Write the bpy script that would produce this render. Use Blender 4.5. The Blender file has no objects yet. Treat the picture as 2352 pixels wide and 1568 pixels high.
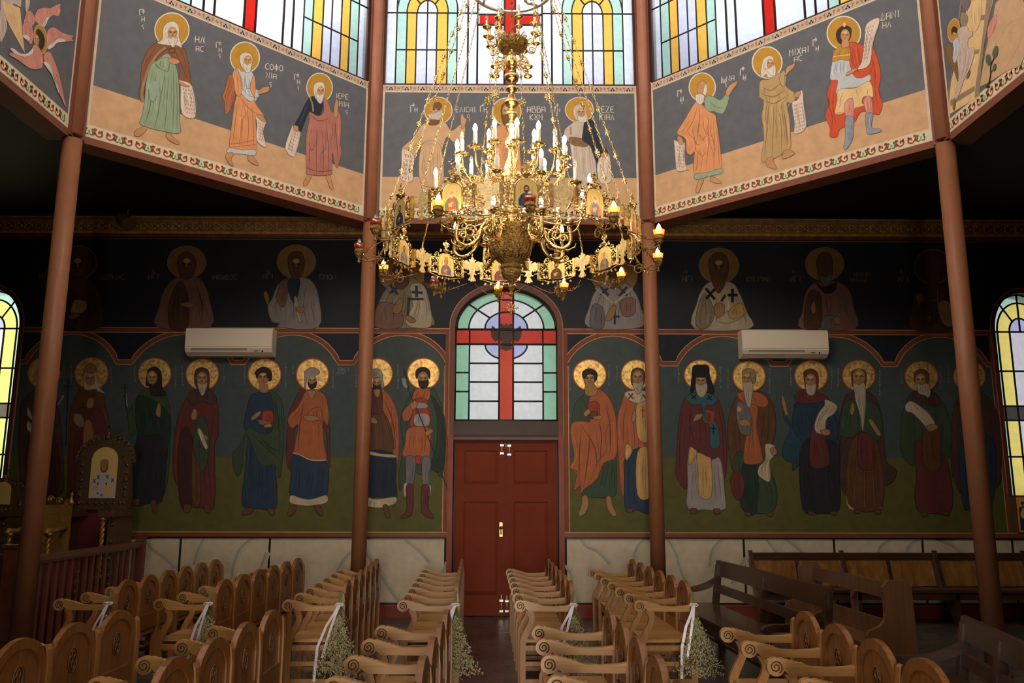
import bpy, math, random
import numpy as np
from mathutils import Vector, Matrix
from math import pi, sin, cos, sqrt, radians, atan2

sc = bpy.context.scene
col = sc.collection

# ---------------------------------------------------------------- camera
F_PX, YAW, PITCH, ROLL, EYE = 1921.7, .007, .184, .002, 1.58
def cam_basis():
    cy, sy, cp, sp = cos(YAW), sin(YAW), cos(PITCH), sin(PITCH)
    w = Vector((sy*cp, cy*cp, sp)); r = Vector((cy, -sy, 0)); u = r.cross(w)
    cr, sr = cos(ROLL), sin(ROLL)
    return cr*r + sr*u, -sr*r + cr*u, w
CR, CU, CW = cam_basis()
cam = bpy.data.cameras.new('camera')
cam.sensor_width = 36; cam.lens = F_PX/2352*36; cam.clip_end = 200
co = bpy.data.objects.new('camera', cam); col.objects.link(co)
m = Matrix((CR, CU, -CW)).transposed().to_4x4(); m.translation = (0, 0, EYE)
co.matrix_world = m
sc.camera = co
EYEV = Vector((0, 0, EYE))
def ray(x, y): return (x-1176)/F_PX*CR + (784-y)/F_PX*CU + CW
def at(x, y, Y):
    d = ray(x, y); return EYEV + d*(Y/d.y)
def on_plane(x, y, P, n):
    d = ray(x, y); return EYEV + d*((P-EYEV).dot(n)/d.dot(n))

# ---------------------------------------------------------------- world, exposure
sc.view_settings.view_transform = 'Standard'; sc.view_settings.look = 'None'
sc.view_settings.gamma = 1; sc.view_settings.use_curve_mapping = False
sc.view_settings.exposure = 0.0
sc.cycles.use_denoising = True
sc.cycles.max_bounces = 8; sc.cycles.diffuse_bounces = 4; sc.cycles.glossy_bounces = 3
sc.cycles.transmission_bounces = 4; sc.cycles.transparent_max_bounces = 12
sc.cycles.sample_clamp_indirect = 3.0
sc.cycles.caustics_reflective = False; sc.cycles.caustics_refractive = False
sc.cycles.blur_glossy = .6
wd = bpy.data.worlds.new('overcast_sky'); sc.world = wd; wd.use_nodes = True
wd.node_tree.nodes['Background'].inputs[0].default_value = (.86, .92, 1, 1)
wd.node_tree.nodes['Background'].inputs[1].default_value = .9

# ---------------------------------------------------------------- the plan of the church
XC, D, S = .036, 10.494, 3.642            # octagon axis, depth of its far side, side length
HB = S*(.5+2**-.5)                        # half width
YC = D-HB                                 # centre depth
ZB, ZT, ZH = 5.171, 7.053, 9.95           # painted band bottom, window sill, window head
INS = .11
YW = 11.64                                # inner face of the back wall
VERT = [Vector((XC+HB/cos(pi/8)*sin(a), YC+HB/cos(pi/8)*cos(a), 0)) for a in [radians(-22.5+45*k) for k in range(8)]]
# face k runs from VERT[k] to VERT[k+1]; face 0 is the far one, face 7 left of it, face 1 right of it
DAY = {0: 1.75, 7: 2.5, 1: 1.6, 6: 4.5, 2: 1.5, 5: 14.5, 3: 2.8, 4: 12.5}   # unseen near windows are made brighter to light the room
def area(name, loc, normal, sx, sz, rad, colr):
    l = bpy.data.lights.new(name, 'AREA'); l.shape = 'RECTANGLE'; l.size = sx; l.size_y = sz
    l.energy = rad*pi*sx*sz; l.color = colr
    o = bpy.data.objects.new(name, l); col.objects.link(o)
    o.location = loc; o.rotation_euler = Vector(normal).to_track_quat('-Z', 'Z').to_euler()
    return o
for k in range(8):
    A, B = VERT[k], VERT[(k+1) % 8]; mid = (A+B)/2; n = (Vector((XC, YC, 0))-mid).normalized()
    q = mid-n*.38; q.z = (ZT+ZH)/2
    area('daylight_drum_window', q, n, 3.5, ZH-ZT+.1, DAY[k], (.95, .97, 1) if k in (0, 7, 1) else (1, .92, .80))
for x in (-7.31, 7.39):
    area('daylight_aisle_window', (x, YW+.75, 3.05), (0, -1, 0), 1.1, 3.3, 4.0 if x < 0 else .45, (.93, 1, .95))
area('daylight_entrance', (0, -4.4, 1.15), (0, 1, 0), 1.5, 2.1, 52, (1, .92, .78))
area('added_dome_daylight', (XC, YC, 13.6), (0, 0, -1), 1.5, 1.5, 34, (1, .94, .84))  # unseen skylight lamp, added to brighten the central chairs from above
area('daylight_door_window', (0, YW+.75, 3.6), (0, -1, 0), 1.6, 2.1, .5, (.95, .98, 1))

# ---------------------------------------------------------------- materials
def lin(c): return tuple((v/12.92 if v <= .04045 else ((v+.055)/1.055)**2.4) for v in c)
def rgb(r, g, b): return lin((r/255, g/255, b/255))
MATS = {}
def mat(name, base=(.5, .5, .5), rough=.5, metal=0, attr=False, noise=None, bump=None, emis=None, spec=None, coat=0, grain=None):
    if name in MATS: return MATS[name]
    m = bpy.data.materials.new(name); m.use_nodes = True; nt = m.node_tree; N = nt.nodes; L = nt.links
    b = N['Principled BSDF']
    b.inputs['Base Color'].default_value = (*base, 1); b.inputs['Roughness'].default_value = rough
    b.inputs['Metallic'].default_value = metal
    if spec is not None: b.inputs['Specular IOR Level'].default_value = spec
    if coat: b.inputs['Coat Weight'].default_value = coat; b.inputs['Coat Roughness'].default_value = .12
    src = None
    if attr:
        a = N.new('ShaderNodeAttribute'); a.attribute_name = 'Col'; src = a.outputs['Color']
    tc = None
    def coord():
        nonlocal tc
        if tc is None: tc = N.new('ShaderNodeTexCoord')
        return tc.outputs['Object']
    if noise:
        sc_, amt = noise
        t = N.new('ShaderNodeTexNoise'); t.inputs['Scale'].default_value = sc_; t.inputs['Detail'].default_value = 5
        L.new(coord(), t.inputs['Vector'])
        mr = N.new('ShaderNodeMapRange'); mr.inputs[1].default_value = .3; mr.inputs[2].default_value = .7
        mr.inputs[3].default_value = 1-amt; mr.inputs[4].default_value = 1+amt
        L.new(t.outputs['Fac'], mr.inputs[0])
        mx = N.new('ShaderNodeMix'); mx.data_type = 'RGBA'; mx.blend_type = 'MULTIPLY'; mx.inputs[0].default_value = 1
        if src: L.new(src, mx.inputs[6])
        else: mx.inputs[6].default_value = (*base, 1)
        L.new(mr.outputs[0], mx.inputs[7]); src = mx.outputs[2]
    if grain:
        axis, sc_, dark = grain
        mp = N.new('ShaderNodeMapping'); s = [sc_]*3; s[axis] = sc_*.06; mp.inputs['Scale'].default_value = s
        L.new(coord(), mp.inputs['Vector'])
        t = N.new('ShaderNodeTexNoise'); t.inputs['Scale'].default_value = 1; t.inputs['Detail'].default_value = 6; t.inputs['Distortion'].default_value = .6
        L.new(mp.outputs[0], t.inputs['Vector'])
        rp = N.new('ShaderNodeValToRGB'); rp.color_ramp.elements[0].position = .3; rp.color_ramp.elements[1].position = .7
        rp.color_ramp.elements[0].color = (*[c*dark for c in base], 1); rp.color_ramp.elements[1].color = (*base, 1)
        L.new(t.outputs['Fac'], rp.inputs[0]); src = rp.outputs[0]
    if src: L.new(src, b.inputs['Base Color'])
    if bump:
        sc_, st = bump
        t = N.new('ShaderNodeTexNoise'); t.inputs['Scale'].default_value = sc_; t.inputs['Detail'].default_value = 4
        L.new(coord(), t.inputs['Vector'])
        bp = N.new('ShaderNodeBump'); bp.inputs['Strength'].default_value = st; bp.inputs['Distance'].default_value = .02
        L.new(t.outputs['Fac'], bp.inputs['Height']); L.new(bp.outputs[0], b.inputs['Normal'])
    if emis:
        c, s = emis
        b.inputs['Emission Color'].default_value = (*c, 1); b.inputs['Emission Strength'].default_value = s
    MATS[name] = m
    return m
PAINT = mat('mural_paint', attr=True, rough=.62, noise=(9, .10), spec=.25)
PLAIN = mat('oil_paint', attr=True, rough=.5, noise=(5, .05), spec=.3)
GLOSS = mat('gloss_paint', attr=True, rough=.42, noise=(6, .08), bump=(40, .03), spec=.28)
WOODL = mat('golden_oak_upright', rgb(176, 122, 64), rough=.42, grain=(2, 34, .6))
WOOD = mat('golden_oak', rgb(146, 92, 40), rough=.38, grain=(2, 34, .5), coat=.08, bump=(60, .04))
WOODX = mat('golden_oak_rail', rgb(194, 144, 84), rough=.36, grain=(0, 34, .6), coat=.1)
DWOOD = mat('dark_oak', rgb(72, 46, 30), rough=.35, grain=(0, 26, .5), coat=.2)
GROOVE = mat('carved_groove', rgb(62, 38, 20), rough=.7)
RELIEF = mat('carved_oak_relief', rgb(112, 74, 38), rough=.5)
BRASS = mat('polished_brass', rgb(240, 208, 140), rough=.26, metal=1, bump=(70, .25), noise=(25, .25))
BRASSD = mat('chased_dark_brass', rgb(168, 136, 78), rough=.3, metal=1, bump=(90, .9), noise=(45, .45))
BRASSP = mat('pierced_brass_sheet', rgb(236, 212, 156), rough=.42, metal=.75, noise=(40, .2), bump=(120, .35))
LEAD = mat('lead_came', rgb(34, 32, 28), rough=.55)
WHITEP = mat('white_plastic', rgb(238, 224, 200), rough=.35)
BLACK = mat('black_plastic', rgb(16, 15, 14), rough=.5)
STEEL = mat('bright_steel', rgb(222, 214, 200), rough=.25, metal=.7)
CAND = mat('candle_sleeve', rgb(246, 238, 220), rough=.5)
RED = mat('red_velvet', rgb(90, 16, 14), rough=.8)
RIB = mat('satin_ribbon', rgb(228, 220, 228), rough=.35)
def glassmat(name, kind):
    m = bpy.data.materials.new(name); m.use_nodes = True; nt = m.node_tree; N = nt.nodes; L = nt.links
    N.remove(N['Principled BSDF']); out = N['Material Output']
    a = N.new('ShaderNodeAttribute'); a.attribute_name = 'Col'
    t = N.new('ShaderNodeTexNoise'); t.inputs['Scale'].default_value = 14; t.inputs['Detail'].default_value = 5
    tc = N.new('ShaderNodeTexCoord'); L.new(tc.outputs['Object'], t.inputs['Vector'])
    mr = N.new('ShaderNodeMapRange'); mr.inputs[1].default_value = .3; mr.inputs[2].default_value = .7; mr.inputs[3].default_value = .86; mr.inputs[4].default_value = 1.0
    L.new(t.outputs['Fac'], mr.inputs[0])
    mx = N.new('ShaderNodeMix'); mx.data_type = 'RGBA'; mx.blend_type = 'MULTIPLY'; mx.inputs[0].default_value = 1
    L.new(a.outputs['Color'], mx.inputs[6]); L.new(mr.outputs[0], mx.inputs[7])
    tr = N.new('ShaderNodeBsdfTransparent'); tl = N.new('ShaderNodeBsdfTranslucent')
    L.new(mx.outputs[2], tr.inputs['Color']); L.new(mx.outputs[2], tl.inputs['Color'])
    ms = N.new('ShaderNodeMixShader'); ms.inputs[0].default_value = .45
    L.new(tr.outputs[0], ms.inputs[1]); L.new(tl.outputs[0], ms.inputs[2])
    gl = N.new('ShaderNodeBsdfGlossy'); gl.inputs['Roughness'].default_value = .25
    m2 = N.new('ShaderNodeMixShader'); m2.inputs[0].default_value = .04
    L.new(ms.outputs[0], m2.inputs[1]); L.new(gl.outputs[0], m2.inputs[2]); L.new(m2.outputs[0], out.inputs['Surface'])
    MATS[name] = m
    return m
PANE = glassmat('cathedral_glass', 0)
def simple_glass(name, colr, tra, rough=.1):
    m = bpy.data.materials.new(name); m.use_nodes = True; nt = m.node_tree; N = nt.nodes; L = nt.links
    N.remove(N['Principled BSDF']); out = N['Material Output']
    tr = N.new('ShaderNodeBsdfTransparent'); tr.inputs[0].default_value = (*colr, 1)
    gl = N.new('ShaderNodeBsdfGlossy'); gl.inputs['Roughness'].default_value = rough
    tl = N.new('ShaderNodeBsdfTranslucent'); tl.inputs[0].default_value = (*colr, 1)
    m1 = N.new('ShaderNodeMixShader'); m1.inputs[0].default_value = 1-tra
    L.new(tr.outputs[0], m1.inputs[1]); L.new(tl.outputs[0], m1.inputs[2])
    m2 = N.new('ShaderNodeMixShader'); m2.inputs[0].default_value = .12
    L.new(m1.outputs[0], m2.inputs[1]); L.new(gl.outputs[0], m2.inputs[2]); L.new(m2.outputs[0], out.inputs['Surface'])
    return m
CUPG = simple_glass('ruby_glass', (.85, .28, .12), .5)
CLEARB = simple_glass('clear_bulb_glass', (.95, .93, .88), .75)
def emat(name, c, s):
    m = bpy.data.materials.new(name); m.use_nodes = True; nt = m.node_tree
    nt.nodes.remove(nt.nodes['Principled BSDF']); e = nt.nodes.new('ShaderNodeEmission')
    e.inputs[0].default_value = (*c, 1); e.inputs[1].default_value = s
    nt.links.new(e.outputs[0], nt.nodes['Material Output'].inputs['Surface'])
    return m
BULB = emat('lit_bulb', (1, .74, .46), 110)

# ---------------------------------------------------------------- mesh builder
class G:
    def __init__(s): s.v = []; s.f = []; s.c = []; s.mi = []; s.cur = (.5, .5, .5); s.m = 0; s.sm = []; s.smooth = False
    def paint(s, r, g=None, b=None): s.cur = rgb(r, g, b) if g is not None else r; return s
    def face(s, idx): s.f.append(tuple(idx)); s.c.append(s.cur); s.mi.append(s.m); s.sm.append(s.smooth)
    def poly(s, pts):
        n = len(s.v); s.v += [tuple(p) for p in pts]; s.face(range(n, n+len(pts)))
    def box(s, x0, x1, y0, y1, z0, z1):
        n = len(s.v)
        s.v += [(x, y, z) for z in (z0, z1) for y in (y0, y1) for x in (x0, x1)]
        for q in ((0, 2, 3, 1), (4, 5, 7, 6), (0, 1, 5, 4), (2, 6, 7, 3), (0, 4, 6, 2), (1, 3, 7, 5)): s.face([n+i for i in q])
    def obox(s, o, ex, ey, ez):
        """box from corner o along three edge vectors"""
        n = len(s.v); o, ex, ey, ez = map(Vector, (o, ex, ey, ez))
        s.v += [tuple(o+ex*i+ey*j+ez*k) for k in (0, 1) for j in (0, 1) for i in (0, 1)]
        fl = ex.cross(ey).dot(ez) < 0
        for q in ((0, 2, 3, 1), (4, 5, 7, 6), (0, 1, 5, 4), (2, 6, 7, 3), (0, 4, 6, 2), (1, 3, 7, 5)):
            s.face([n+i for i in (q[::-1] if fl else q)])
    def prism(s, pts, off):
        """extrude a 3D polygon by the vector off"""
        n = len(s.v); k = len(pts); off = Vector(off)
        s.v += [tuple(p) for p in pts]+[tuple(Vector(p)+off) for p in pts]
        nn = Vector((0, 0, 0)); P = [Vector(p) for p in pts]
        for i in range(k): nn += P[i].cross(P[(i+1) % k])
        if nn.dot(off) > 0:
            s.face([n+i for i in range(k)][::-1]); s.face([n+k+i for i in range(k)])
            for i in range(k): j = (i+1) % k; s.face((n+i, n+j, n+k+j, n+k+i))
        else:
            s.face([n+i for i in range(k)]); s.face([n+k+i for i in range(k)][::-1])
            for i in range(k): j = (i+1) % k; s.face((n+j, n+i, n+k+i, n+k+j))
    def lathe(s, prof, c=(0, 0, 0), n=16, axis=None, cap=True):
        """prof: (r, z) going up"""
        b = len(s.v); c = Vector(c)
        q = Matrix.Identity(3) if axis is None else Vector(axis).to_track_quat('Z', 'Y').to_matrix()
        for r, z in prof:
            for i in range(n):
                a = 2*pi*i/n; s.v.append(tuple(c+q@Vector((r*cos(a), r*sin(a), z))))
        os = s.smooth; s.smooth = True
        for j in range(len(prof)-1):
            for i in range(n):
                k = (i+1) % n; s.face((b+j*n+i, b+j*n+k, b+(j+1)*n+k, b+(j+1)*n+i))
        s.smooth = os
        if cap:
            if prof[0][0] > 1e-4: s.face([b+i for i in range(n)][::-1])
            if prof[-1][0] > 1e-4: s.face([b+(len(prof)-1)*n+i for i in range(n)])
    def tube(s, pts, r, n=6, closed=False, r2=None):
        P = [Vector(p) for p in pts]; k = len(P); b = len(s.v)
        up = Vector((0.13, .21, 1)).normalized(); prev = None
        for i in range(k):
            if closed: t = P[(i+1) % k]-P[i-1]
            else: t = P[min(i+1, k-1)]-P[max(i-1, 0)]
            if t.length < 1e-9: t = Vector((0, 0, 1))
            t.normalize()
            if prev is None:
                x = t.cross(up)
                if x.length < .05: x = t.cross(Vector((1, 0, 0)))
            else: x = prev-t*prev.dot(t)
            x.normalize(); prev = x; y = t.cross(x)
            rr = r[i] if isinstance(r, (list, tuple)) else r
            for j in range(n):
                a = 2*pi*j/n; s.v.append(tuple(P[i]+x*(rr*cos(a))+y*((r2 or 1)*rr*sin(a))))
        os = s.smooth; s.smooth = True
        for i in range(k if closed else k-1):
            i2 = (i+1) % k
            for j in range(n):
                j2 = (j+1) % n; s.face((b+i*n+j, b+i*n+j2, b+i2*n+j2, b+i2*n+j))
        s.smooth = os
        if not closed:
            s.face([b+j for j in range(n)][::-1]); s.face([b+(k-1)*n+j for j in range(n)])
    def strip(s, P, Q):
        """quads between two matching 3D polylines"""
        b = len(s.v); k = len(P); s.v += [tuple(p) for p in P]+[tuple(q) for q in Q]
        for i in range(k-1): s.face((b+i, b+i+1, b+k+i+1, b+k+i))
    def build(s, name, mats, parent=None, origin=None, loc=None):
        me = bpy.data.meshes.new(name)
        v = s.v
        if origin is not None:
            ox, oy, oz = origin; v = [(x-ox, y-oy, z-oz) for x, y, z in v]
        me.from_pydata(v, [], s.f); 
        if not isinstance(mats, (list, tuple)): mats = [mats]
        for m_ in mats: me.materials.append(m_)
        me.polygons.foreach_set('material_index', s.mi)
        me.polygons.foreach_set('use_smooth', s.sm)
        ca = me.color_attributes.new('Col', 'FLOAT_COLOR', 'CORNER')
        buf = []
        for f, c in zip(s.f, s.c): buf += [c[0], c[1], c[2], 1]*len(f)
        ca.data.foreach_set('color', buf)
        me.update()
        o = bpy.data.objects.new(name, me); col.objects.link(o)
        if parent is not None: o.parent = parent
        if loc is not None: o.location = loc
        elif origin is not None and parent is None: o.location = origin
        return o
def empty(name, loc, label, cat, rz=0, group=None):
    o = bpy.data.objects.new(name, None); col.objects.link(o); o.empty_display_size = .1
    o.location = loc; o.rotation_euler = (0, 0, rz); o['label'] = label; o['category'] = cat
    if group: o['group'] = group
    return o
def struct(o): o['kind'] = 'structure'; return o
def child(o, p):
    o.parent = p; return o
# ================================================================ SETTING
C_TEAL, C_GRASS, C_NAVY, C_BAND, C_CREAM, C_DADO = (66, 76, 74), (86, 84, 38), (36, 37, 44), (124, 66, 42), (206, 176, 140), (198, 184, 158)
def ell(xc, zs, a, b, n=24, t0=0, t1=pi): return [(xc-a*cos(t0+(t1-t0)*i/n), zs+b*sin(t0+(t1-t0)*i/n)) for i in range(n+1)]

# floor
g = G(); g.box(-9.6, 9.6, -4.6, YW+.4, -.3, 0)
FLOOR = bpy.data.materials.new('slate_tiles'); FLOOR.use_nodes = True
def floor_nodes():
    nt = FLOOR.node_tree; N = nt.nodes; L = nt.links; b = N['Principled BSDF']
    tc = N.new('ShaderNodeTexCoord'); br = N.new('ShaderNodeTexBrick')
    br.inputs['Scale'].default_value = 1; br.inputs['Brick Width'].default_value = .6; br.inputs['Row Height'].default_value = .3
    br.inputs['Mortar Size'].default_value = .004; br.inputs['Color1'].default_value = (*rgb(98, 88, 78), 1); br.inputs['Color2'].default_value = (*rgb(74, 66, 60), 1)
    br.inputs['Mortar'].default_value = (*rgb(30, 26, 24), 1)
    mp = N.new('ShaderNodeMapping'); mp.inputs['Rotation'].default_value = (0, 0, 0)
    L.new(tc.outputs['Object'], mp.inputs[0]); L.new(mp.outputs[0], br.inputs[0])
    t = N.new('ShaderNodeTexNoise'); t.inputs['Scale'].default_value = 6; t.inputs['Detail'].default_value = 6; L.new(tc.outputs['Object'], t.inputs['Vector'])
    mx = N.new('ShaderNodeMix'); mx.data_type = 'RGBA'; mx.blend_type = 'MULTIPLY'; mx.inputs[0].default_value = .5
    L.new(br.outputs[0], mx.inputs[6]); L.new(t.outputs[0], mx.inputs[7]); L.new(mx.outputs[2], b.inputs['Base Color'])
    mr = N.new('ShaderNodeMapRange'); mr.inputs[3].default_value = .18; mr.inputs[4].default_value = .42; L.new(t.outputs[0], mr.inputs[0]); L.new(mr.outputs[0], b.inputs['Roughness'])
floor_nodes()
struct(g.build('floor', FLOOR))

# back wall, with openings (xc, half width, sill, spring, rise)
OPEN = [(-7.31, .43, 1.62, 3.93, .55), (0., .725, 0., 3.955, .575), (7.39, .43, 1.62, 3.93, .55)]
g = G(); DEP = .35
ZONES = [(0, .16, (120, 52, 38)), (.16, 1.045, C_DADO), (1.045, 2.124, C_GRASS), (2.124, 3.90, C_TEAL), (3.90, 5.62, C_NAVY)]
def zoned(x0, x1, lo, hi):
    for z0, z1, c in ZONES:
        a, b = max(lo, z0), min(hi, z1)
        if b-a > 1e-4:
            g.paint(*c); g.poly([(x0, YW, a), (x1, YW, a), (x1, YW, b), (x0, YW, b)])
edges = [-9.5]
for xc, a, z0, zs, b in OPEN: edges += [xc-a, xc+a]
edges.append(9.5)
for i in range(0, len(edges), 2): zoned(edges[i], edges[i+1], 0, 5.62)
for xc, a, z0, zs, b in OPEN:
    if z0 > 0: zoned(xc-a, xc+a, 0, z0)
    arc = ell(xc, zs, a, b, 28)
    g.paint(*C_NAVY)
    for (x0, za), (x1, zb) in zip(arc, arc[1:]): g.poly([(x0, YW, za), (x1, YW, zb), (x1, YW, 5.62), (x0, YW, 5.62)])
    g.paint(120, 60, 40)
    prof = [(xc-a, z0)]+arc+[(xc+a, z0)]
    for (x0, za), (x1, zb) in zip(prof, prof[1:]): g.poly([(x0, YW, za), (x0, YW+DEP, za), (x1, YW+DEP, zb), (x1, YW, zb)])
    if z0 > 0: g.poly([(xc-a, YW, z0), (xc+a, YW, z0), (xc+a, YW+DEP, z0), (xc-a, YW+DEP, z0)])
WALLB = struct(g.build('wall_back', PAINT))
# a plain outer skin so that no daylight gets in except through the openings
g = G(); g.paint(90, 80, 70)
for i in range(0, len(edges), 2): g.poly([(edges[i], YW+DEP, 0), (edges[i], YW+DEP, 5.62), (edges[i+1], YW+DEP, 5.62), (edges[i+1], YW+DEP, 0)])
for xc, a, z0, zs, b in OPEN:
    for (x0, za), (x1, zb) in zip(*(lambda r: (r, r[1:]))(ell(xc, zs, a, b, 28))): g.poly([(x0, YW+DEP, za), (x0, YW+DEP, 5.62), (x1, YW+DEP, 5.62), (x1, YW+DEP, zb)])
    if z0 > 0: g.poly([(xc-a, YW+DEP, 0), (xc-a, YW+DEP, z0), (xc+a, YW+DEP, z0), (xc+a, YW+DEP, 0)])
outer = g.build('outer_face', PAINT, WALLB)
# side and near walls
g = G(); g.paint(60, 54, 48); g.box(-9.8, -9.5, -3.2, YW+.35, 0, 5.62); struct(g.build('wall_left', PAINT))
g = G(); g.paint(60, 54, 48); g.box(9.5, 9.8, -3.2, YW+.35, 0, 5.62); struct(g.build('wall_right', PAINT))
g = G(); g.paint(96, 84, 70)
for x0, x1, z0 in ((-9.8, -.8, 0), (.8, 9.8, 0), (-.8, .8, 2.25)): g.box(x0, x1, -1.5, -1.2, z0, 5.62)
g.box(-1.1, -.8, -4.5, -1.5, 0, 2.25); g.box(.8, 1.1, -4.5, -1.5, 0, 2.25); g.box(-1.1, 1.1, -4.5, -1.5, 2.25, 2.5)  # unseen passage, added to narrow the beam of the entrance light
struct(g.build('wall_near', PAINT))
# aisle ceiling with the octagon left open
g = G(); g.paint(34, 28, 22)
out = [Vector((-9.8, YW+.35, 0)), Vector((9.8, YW+.35, 0)), Vector((9.8, -3.5, 0)), Vector((-9.8, -3.5, 0))]
def outer_pt(v):
    d = Vector((v.x-XC, v.y-YC, 0)); t = 1e9
    if d.x: t = min(t, ((9.8 if d.x > 0 else -9.8)-XC)/d.x)
    if d.y: t = min(t, ((YW+.35 if d.y > 0 else -3.5)-YC)/d.y)
    return Vector((XC, YC, 0))+d*t
ring = []
for k in range(8):
    A, B = VERT[k], VERT[(k+1) % 8]; a, b = outer_pt(A), outer_pt(B)
    pts = [A, a]
    for c in out:
        ang = lambda p: atan2(p.x-XC, p.y-YC) % (2*pi)
        aa, bb, cc = ang(a), ang(b), ang(c)
        if (bb-aa) % (2*pi) > (cc-aa) % (2*pi) > 0: pts.append(c)
    pts += [b, B]
    lo = [Vector((p.x, p.y, 5.6)) for p in [A+(A-Vector((XC, YC, 0))).normalized()*.12]+pts[1:-1]+[B+(B-Vector((XC, YC, 0))).normalized()*.12]]
    g.prism(lo, (0, 0, .15))
struct(g.build('ceiling', PAINT))

# drum of eight painted walls with windows above
def frame_of(k):
    A, B = VERT[k], VERT[(k+1) % 8]; d = (B-A).normalized(); n = (Vector((XC, YC, 0))-(A+B)/2).normalized()
    return A, d, n
def fp(k, s, z, off=0.):
    A, d, n = frame_of(k); p = A+d*s+n*off; return Vector((p.x, p.y, z))
SIDES = {0: 'far', 7: 'far_left', 1: 'far_right', 6: 'left', 2: 'right', 3: 'near_right', 4: 'near', 5: 'near_left'}
DRUM = {}
for k in range(8):
    g = G(); g.paint(128, 76, 54)
    g.obox(fp(k, 0, ZB-.075, 0), fp(k, S, 0, 0)-fp(k, 0, 0, 0), fp(k, 0, 0, -.26)-fp(k, 0, 0, 0), (0, 0, ZT-ZB+.075))
    g.paint(150, 120, 90); g.obox(fp(k, 0, ZH, 0), fp(k, S, 0, 0)-fp(k, 0, 0, 0), fp(k, 0, 0, -.26)-fp(k, 0, 0, 0), (0, 0, .5))
    DRUM[k] = struct(g.build('wall_drum_'+SIDES[k], PAINT))
g = G(); g.paint(120, 100, 76)
for k in range(8):
    A, B = VERT[k], VERT[(k+1) % 8]; nA, nB = (Vector((XC, YC, 0))-A), (Vector((XC, YC, 0))-B)
    prev = None
    for t, z in ((-.06, ZH+.45), (.25, 11.9), (.6, 13.0), (.8, 13.3)):
        a = Vector((*(A+nA*t).xy, z)); b = Vector((*(B+nB*t).xy, z))
        if prev: g.poly([prev[0], prev[1], b, a])
        prev = (a, b)
struct(g.build('ceiling_dome', PAINT))
g = G(); g.paint(236, 240, 244); g.poly([Vector((*(V+(Vector((XC, YC, 0))-V)*.79).xy, 13.31)) for V in VERT]); 
fr = G()
for k in range(8): fr.tube([Vector((*(V+(Vector((XC, YC, 0))-V)*.79).xy, 13.30)) for V in (VERT[k], VERT[(k+1) % 8])], .03, 6)
g.build('pane', PANE, struct(fr.build('window_12', LEAD)))  # unseen glazed opening, added for the dome light
# corner posts of the drum: half-round shafts with flat side strips
for k in range(8):
    V = VERT[k]; g = G(); g.paint(170, 112, 86)
    g.lathe([(.088, ZB-.03), (.088, ZH+.2)], (V.x, V.y, 0), 20)
    c = Vector((XC, YC, 0)); 
    for kk, s0, s1 in ((k, .02, .105), ((k-1) % 8, S-.105, S-.02)):
        g.paint(112, 64, 46); g.obox(fp(kk, s0, ZB-.06, .03), fp(kk, s1, 0, 0)-fp(kk, s0, 0, 0), fp(kk, 0, 0, -.03)-fp(kk, 0, 0, 0), (0, 0, ZH-ZB))
    struct(g.build('trim_%d' % (10+k), GLOSS))

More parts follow.
